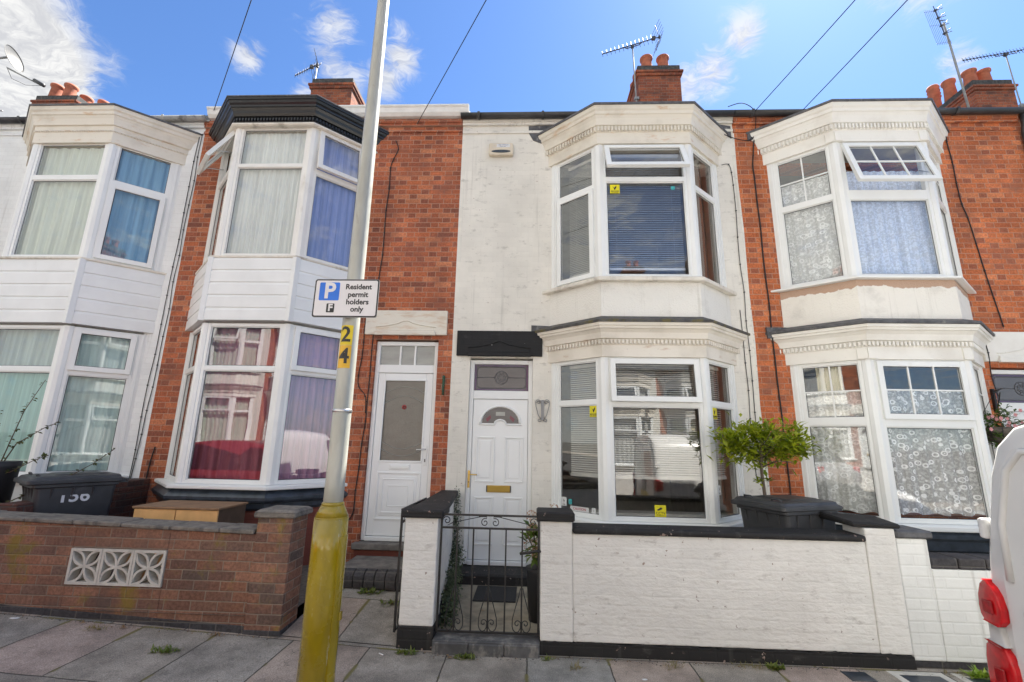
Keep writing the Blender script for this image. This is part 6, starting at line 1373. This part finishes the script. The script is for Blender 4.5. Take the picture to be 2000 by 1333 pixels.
cable('thin black cable down the chipped white strip right of the white house bay', [(2.72, 5.885, 5.62), (2.82, 5.885, 5.63), (2.85, 5.885, 5.5)]+wob(2.86, 5.3, 2.86, 1.3, 10), .0045)
cable('second thin black cable on the chipped white strip', wob(2.79, 3.45, 2.80, 1.3, 6), .0045)
cable('short black cable stub low on the brick left of the maroon curtained bay', [(-4.90, 5.885, 1.52), (-4.93, 5.885, 1.3), (-4.94, 5.885, 1.08)], .008)
cable('thin cable tucked round the lintel of the right-hand door', [(5.80, 5.86, 3.15), (5.83, 5.86, 2.9), (5.83, 5.88, 2.6), (5.86, 5.88, 2.35)], .006)
cable('looping black cable bunched under the gutter above the right-hand white cornice', [(2.75, 5.84, 6.10), (2.95, 5.85, 6.02), (3.12, 5.86, 6.0), (3.2, 5.87, 6.05), (3.25, 5.86, 6.25), (3.22, 5.80, 6.45), (3.05, 5.78, 6.56), (2.85, 5.8, 6.52)], .006, clips=False)
mb = MB(); 
POLE = Vector((5.9, -5.35, 8.2))
t = thing('telegraph_pole', 'wooden telegraph pole across the road carrying the overhead wires', 'pole', (POLE.x, POLE.y, 0))
mb = MB(); mb.lathe([(.14, -.2), (.12, 4), (.095, 8.4), (.06, 8.5)], 'telegraph wood', 16); mb.build('shaft', t)
mb = MB(); mb.lathe([(.06, 0), (.16, .02), (.16, .05), (.06, .06)], 'galvanised', 16, Matrix.Translation((0, 0, 8.1))); mb.build('ring_head', t)
for lab, a in (('overhead wire running to the gutter left of the black cornice', (-4.86, 5.76, 6.50)), ('overhead wire running to the brick right of the black cornice', (-1.74, 5.86, 6.33)), ('overhead wire meeting the gutter beside the right-hand white cornice, left of the pair', (3.20, 5.76, 6.40)), ('overhead wire running to the right-hand white cornice, right of the pair', (3.68, 5.45, 6.17))):
    A = Vector(a); n = 24; pts = []
    for i in range(n+1): u = i/n; p = A.lerp(POLE, u); p.z -= .55*4*u*(1-u)*.35; pts.append(p)
    mb = MB(); mb.tube(pts, .0055, 'cable black', 5); tag(mb.build('overhead_wire'), lab, 'wire', 'overhead telephone wires')
# aerials and dish
def yagi(label, base, mast_h, lean, boom, nel, el0, el1, az, tilt, mat='aluminium', mast_off=.45, back=True, r_=.013):
    t = thing('tv_aerial', label, 'aerial', base, 0, 'television aerials on the chimneys')
    top_ = Vector((lean[0], lean[1], mast_h)); mb = MB(); mb.tube([(0, 0, -.4), top_], r_*1.25, 'galvanised', 8); mb.box(-.05, .05, -.03, .03, .1, .16, 'galvanised'); mb.build('mast', t)
    d = Vector((math.cos(az)*math.cos(tilt), math.sin(az)*math.cos(tilt), math.sin(tilt))); sd = Vector((-math.sin(az), math.cos(az), 0)); upv = sd.cross(d) if False else d.cross(sd)
    mb = MB(); a = top_-d*boom*mast_off; b_ = top_+d*boom*(1-mast_off); up_ = Vector((0, 0, .05)); mb.tube([a+up_, b_+up_], r_, mat, 6); mb.tube([top_-d*boom*.14+up_*.9, top_-d*boom*.1, top_+d*boom*.12, top_+d*boom*.17+up_*.9], r_*.9, mat, 6); mb.box(-.03, .03, -.03, .03, -.03, .04, 'dark plastic', Matrix.Translation(top_)); mb.build('boom', t)
    mb = MB()
    for k in range(nel):
        u = k/(nel-1); p = a.lerp(b_, u*.86)+up_; h = (el0+(el1-el0)*u)/2; vd = (sd*.25+Vector((0, 0, 1)).cross(sd).normalized()*0+Vector((0, 0, 1))*.95).normalized() if mat == 'aluminium' else sd
        mb.tube([p-vd*h, p+vd*h], .0055, mat, 4); mb.box(-.012, .012, -.012, .012, -.012, .012, 'dark plastic', Matrix.Translation(p))
    mb.build('elements', t)
    if back:
        mb = MB(); p = b_+up_
        mb.box(-.02, .02, -.02, .02, -.03, .03, 'dark plastic', Matrix.Translation(p))
        for s_ in (-1, 1):
            for k in range(4): q = p+Vector((0, 0, s_*(.05+.085*k)))-d*(.05*k)*.6; mb.tube([q-sd*.22, q+sd*.22], .005, mat, 4)
            mb.tube([p, p+Vector((0, 0, s_*.36))-d*.1], .006, mat, 4)
        mb.tube([b_-d*.16+up_, p], .012, mat, 5); mb.box(-.04, .04, -.03, .03, -.03, .05, 'dark plastic', Matrix.Translation(b_-d*.16+up_)); mb.build('reflector', t)
    return t
yagi('long television aerial on a tall thin mast before the middle chimney', (2.38, 9.0, 9.3), 1.56, (-.04, 0), 1.56, 13, .22, .34, R(8), R(25), mast_off=.52)
yagi('small television aerial on a short mast at the black cornice chimney', (-5.30, 9.1, 9.4), 1.14, (.02, 0), .62, 9, .16, .26, R(15), R(43), mast_off=1.0, back=True, r_=.010)
yagi('long thin television aerial at the right edge above the tall chimney', (10.92, 9.1, 9.1), 1.48, (-.07, 0), 2.2, 22, .16, .2, R(5), R(14.5), mast_off=.50, back=False, r_=.010)
t = thing('tv_aerial', 'leaning television aerial with bow-tie elements left of the tall right-hand chimney', 'aerial', (9.78, 9.1, 8.9), 0, 'television aerials on the chimneys')
mb = MB(); mb.tube([(0, 0, 0), (-.14, 0, 2.6)], .022, 'galvanised', 8); mb.build('mast', t)
mb = MB(); T_ = Matrix.Translation((-.33, -.1, 2.55)) @ Matrix.Rotation(R(-8), 4, 'Y'); mb.tube([(0, 0, -.42), (0, 0, .32)], .012, 'aluminium', 6, T_); mb.tube([(0, 0, 0), (.2, .05, .05)], .012, 'aluminium', 6, T_)
for k in range(4):
    z = -.36+k*.22
    for s_ in (-1, 1):
        mb.tube([(0, 0, z), (s_*.10, -.08, z+.05)], .008, 'aluminium', 5, T_); mb.tube([(0, 0, z), (s_*.10, -.08, z-.03)], .008, 'aluminium', 5, T_)
    mb.box(-.02, .02, -.02, .02, z-.02, z+.02, 'dark plastic', T_)
mb.build('elements', t)
mb = MB()
for k in range(9): x = -.16+k*.04; mb.tube([(x+.05, .12, -.55), (x+.05, .12, .45)], .0035, 'aluminium', 4, T_)
for z in (-.5, 0, .4): mb.tube([(-.12, .12, z), (.22, .12, z)], .004, 'aluminium', 4, T_)
mb.build('reflector', t)
t = thing('satellite_dish', 'grey satellite dish on a bracket above the clay pots at the left edge', 'dish', (-14.2, 9.25, 9.4), 0)
mb = MB(); mb.tube([(0, .1, -.2), (0, .1, 1.62), (.06, .06, 1.70), (.70, 0, 1.70)], .028, 'galvanised', 8); mb.tube([(0, .1, .3), (.6, .25, .3)], .02, 'galvanised', 6); mb.build('mast', t)
mb = MB(); A = Matrix.Translation((.76, -.02, 1.62)) @ Matrix.Rotation(R(104), 4, 'Z') @ Matrix.Rotation(R(72), 4, 'X')
n = 28; prof = [(r_, .16*r_*r_/.1) for r_ in (.001, .08, .16, .23, .29, .32)]
A2 = A @ Matrix.Diagonal((.92, 1.0, .55, 1))
mb.lathe(prof+[(.323, .172), (.315, .178)]+[(r_, z+.006) for r_, z in prof[::-1]], 'dish grey', n, A2); mb.build('reflector', t)
mb = MB(); mb.tube([(.74, .0, 1.36), (1.15, .12, 1.18), (1.46, .2, 1.04)], .022, 'galvanised', 6); mb.tube([(1.34, .16, 1.13), (1.56, .22, 1.02)], .05, 'dark plastic', 8); mb.tube([(.70, .0, 1.40), (.85, .06, 1.10), (1.2, .12, .95), (1.5, .2, 1.0)], .006, 'cable black', 4); mb.build('feed_arm', t)

# ------------------------------------------------------------------ pavement clutter
for lab, x, y, w, d in (('large dark metal inspection cover in pale concrete by the lower white wall', 2.98, 3.90, .30, .22), ('dark metal stop-tap cover in pale concrete beside the van', 3.42, 3.92, .22, .18)):
    t = thing('utility_cover', lab, 'cover', (x, y, .0), group='covers in the pavement'); mb = MB()
    a = .055
    for q in ((-w/2-a, w/2+a, -d/2-a, -d/2), (-w/2-a, w/2+a, d/2, d/2+a), (-w/2-a, -w/2, -d/2, d/2), (w/2, w/2+a, -d/2, d/2)): mb.box(q[0], q[1], q[2], q[3], -.02, .0045, 'concrete block')
    mb.build('surround', t); mb = MB(); mb.box(-w/2+.004, w/2-.004, -d/2+.004, d/2-.004, -.02, .004, 'blue black sill'); mb.box(-.02, .02, -.008, .008, .004, .006, 'steel'); mb.build('lid', t)
mb = MB(); mb.box(-.09, .09, -.07, .07, -.02, .004, 'blue black sill'); tag(mb.build('utility_cover', loc=(2.5, 3.96, 0)), 'small plain dark cover near the right end of the white front wall', 'cover', 'covers in the pavement')
for k, (x, y, mat, L_, lab) in enumerate(((-3.72, 4.02, 'dead leaf', .05, 'brown dead leaf at the foot of the brown brick wall'), (-3.35, 4.0, 'dead leaf', .06, 'curled dead leaf near the dry grass'), (-4.28, 4.02, 'sticker white', .07, 'scrap of white paper at the foot of the brown brick wall'), (-.63, 3.98, 'dead leaf', .05, 'tan leaf before the gate threshold'), (-1.17, 3.98, 'sticker white', .045, 'white cigarette end by the white pier'), (.86, 3.78, 'sticker white', .035, 'flattened white gum on the slab before the white wall'), (-.45, 4.75, 'dead leaf', .05, 'dry leaf on the path behind the gate'))):
    mb = MB()
    if mat == 'dead leaf': mb.leaf(Vector((0, 0, .004)), Vector((1, .3, .15)), Vector((0, 0, 1)), L_, L_*.5, mat); mb.leaf(Vector((.01, .03, .004)), Vector((-.6, .6, .2)), Vector((0, 0, 1)), L_*.7, L_*.4, mat)
    elif 'cigarette' in lab: mb.tube([(0, 0, .006), (.04, -.025, .006)], .005, mat, 6)
    else: mb.lathe([(L_*.5, 0), (L_*.45, .003), (.002, .004)], mat, 11, Matrix.Diagonal((1.2, .6, 1, 1)))
    tag(mb.build('litter', loc=(x, y, gz(x)+.002+(.086 if y > 4.5 else 0))), lab, 'litter', 'leaves and litter on the paving')
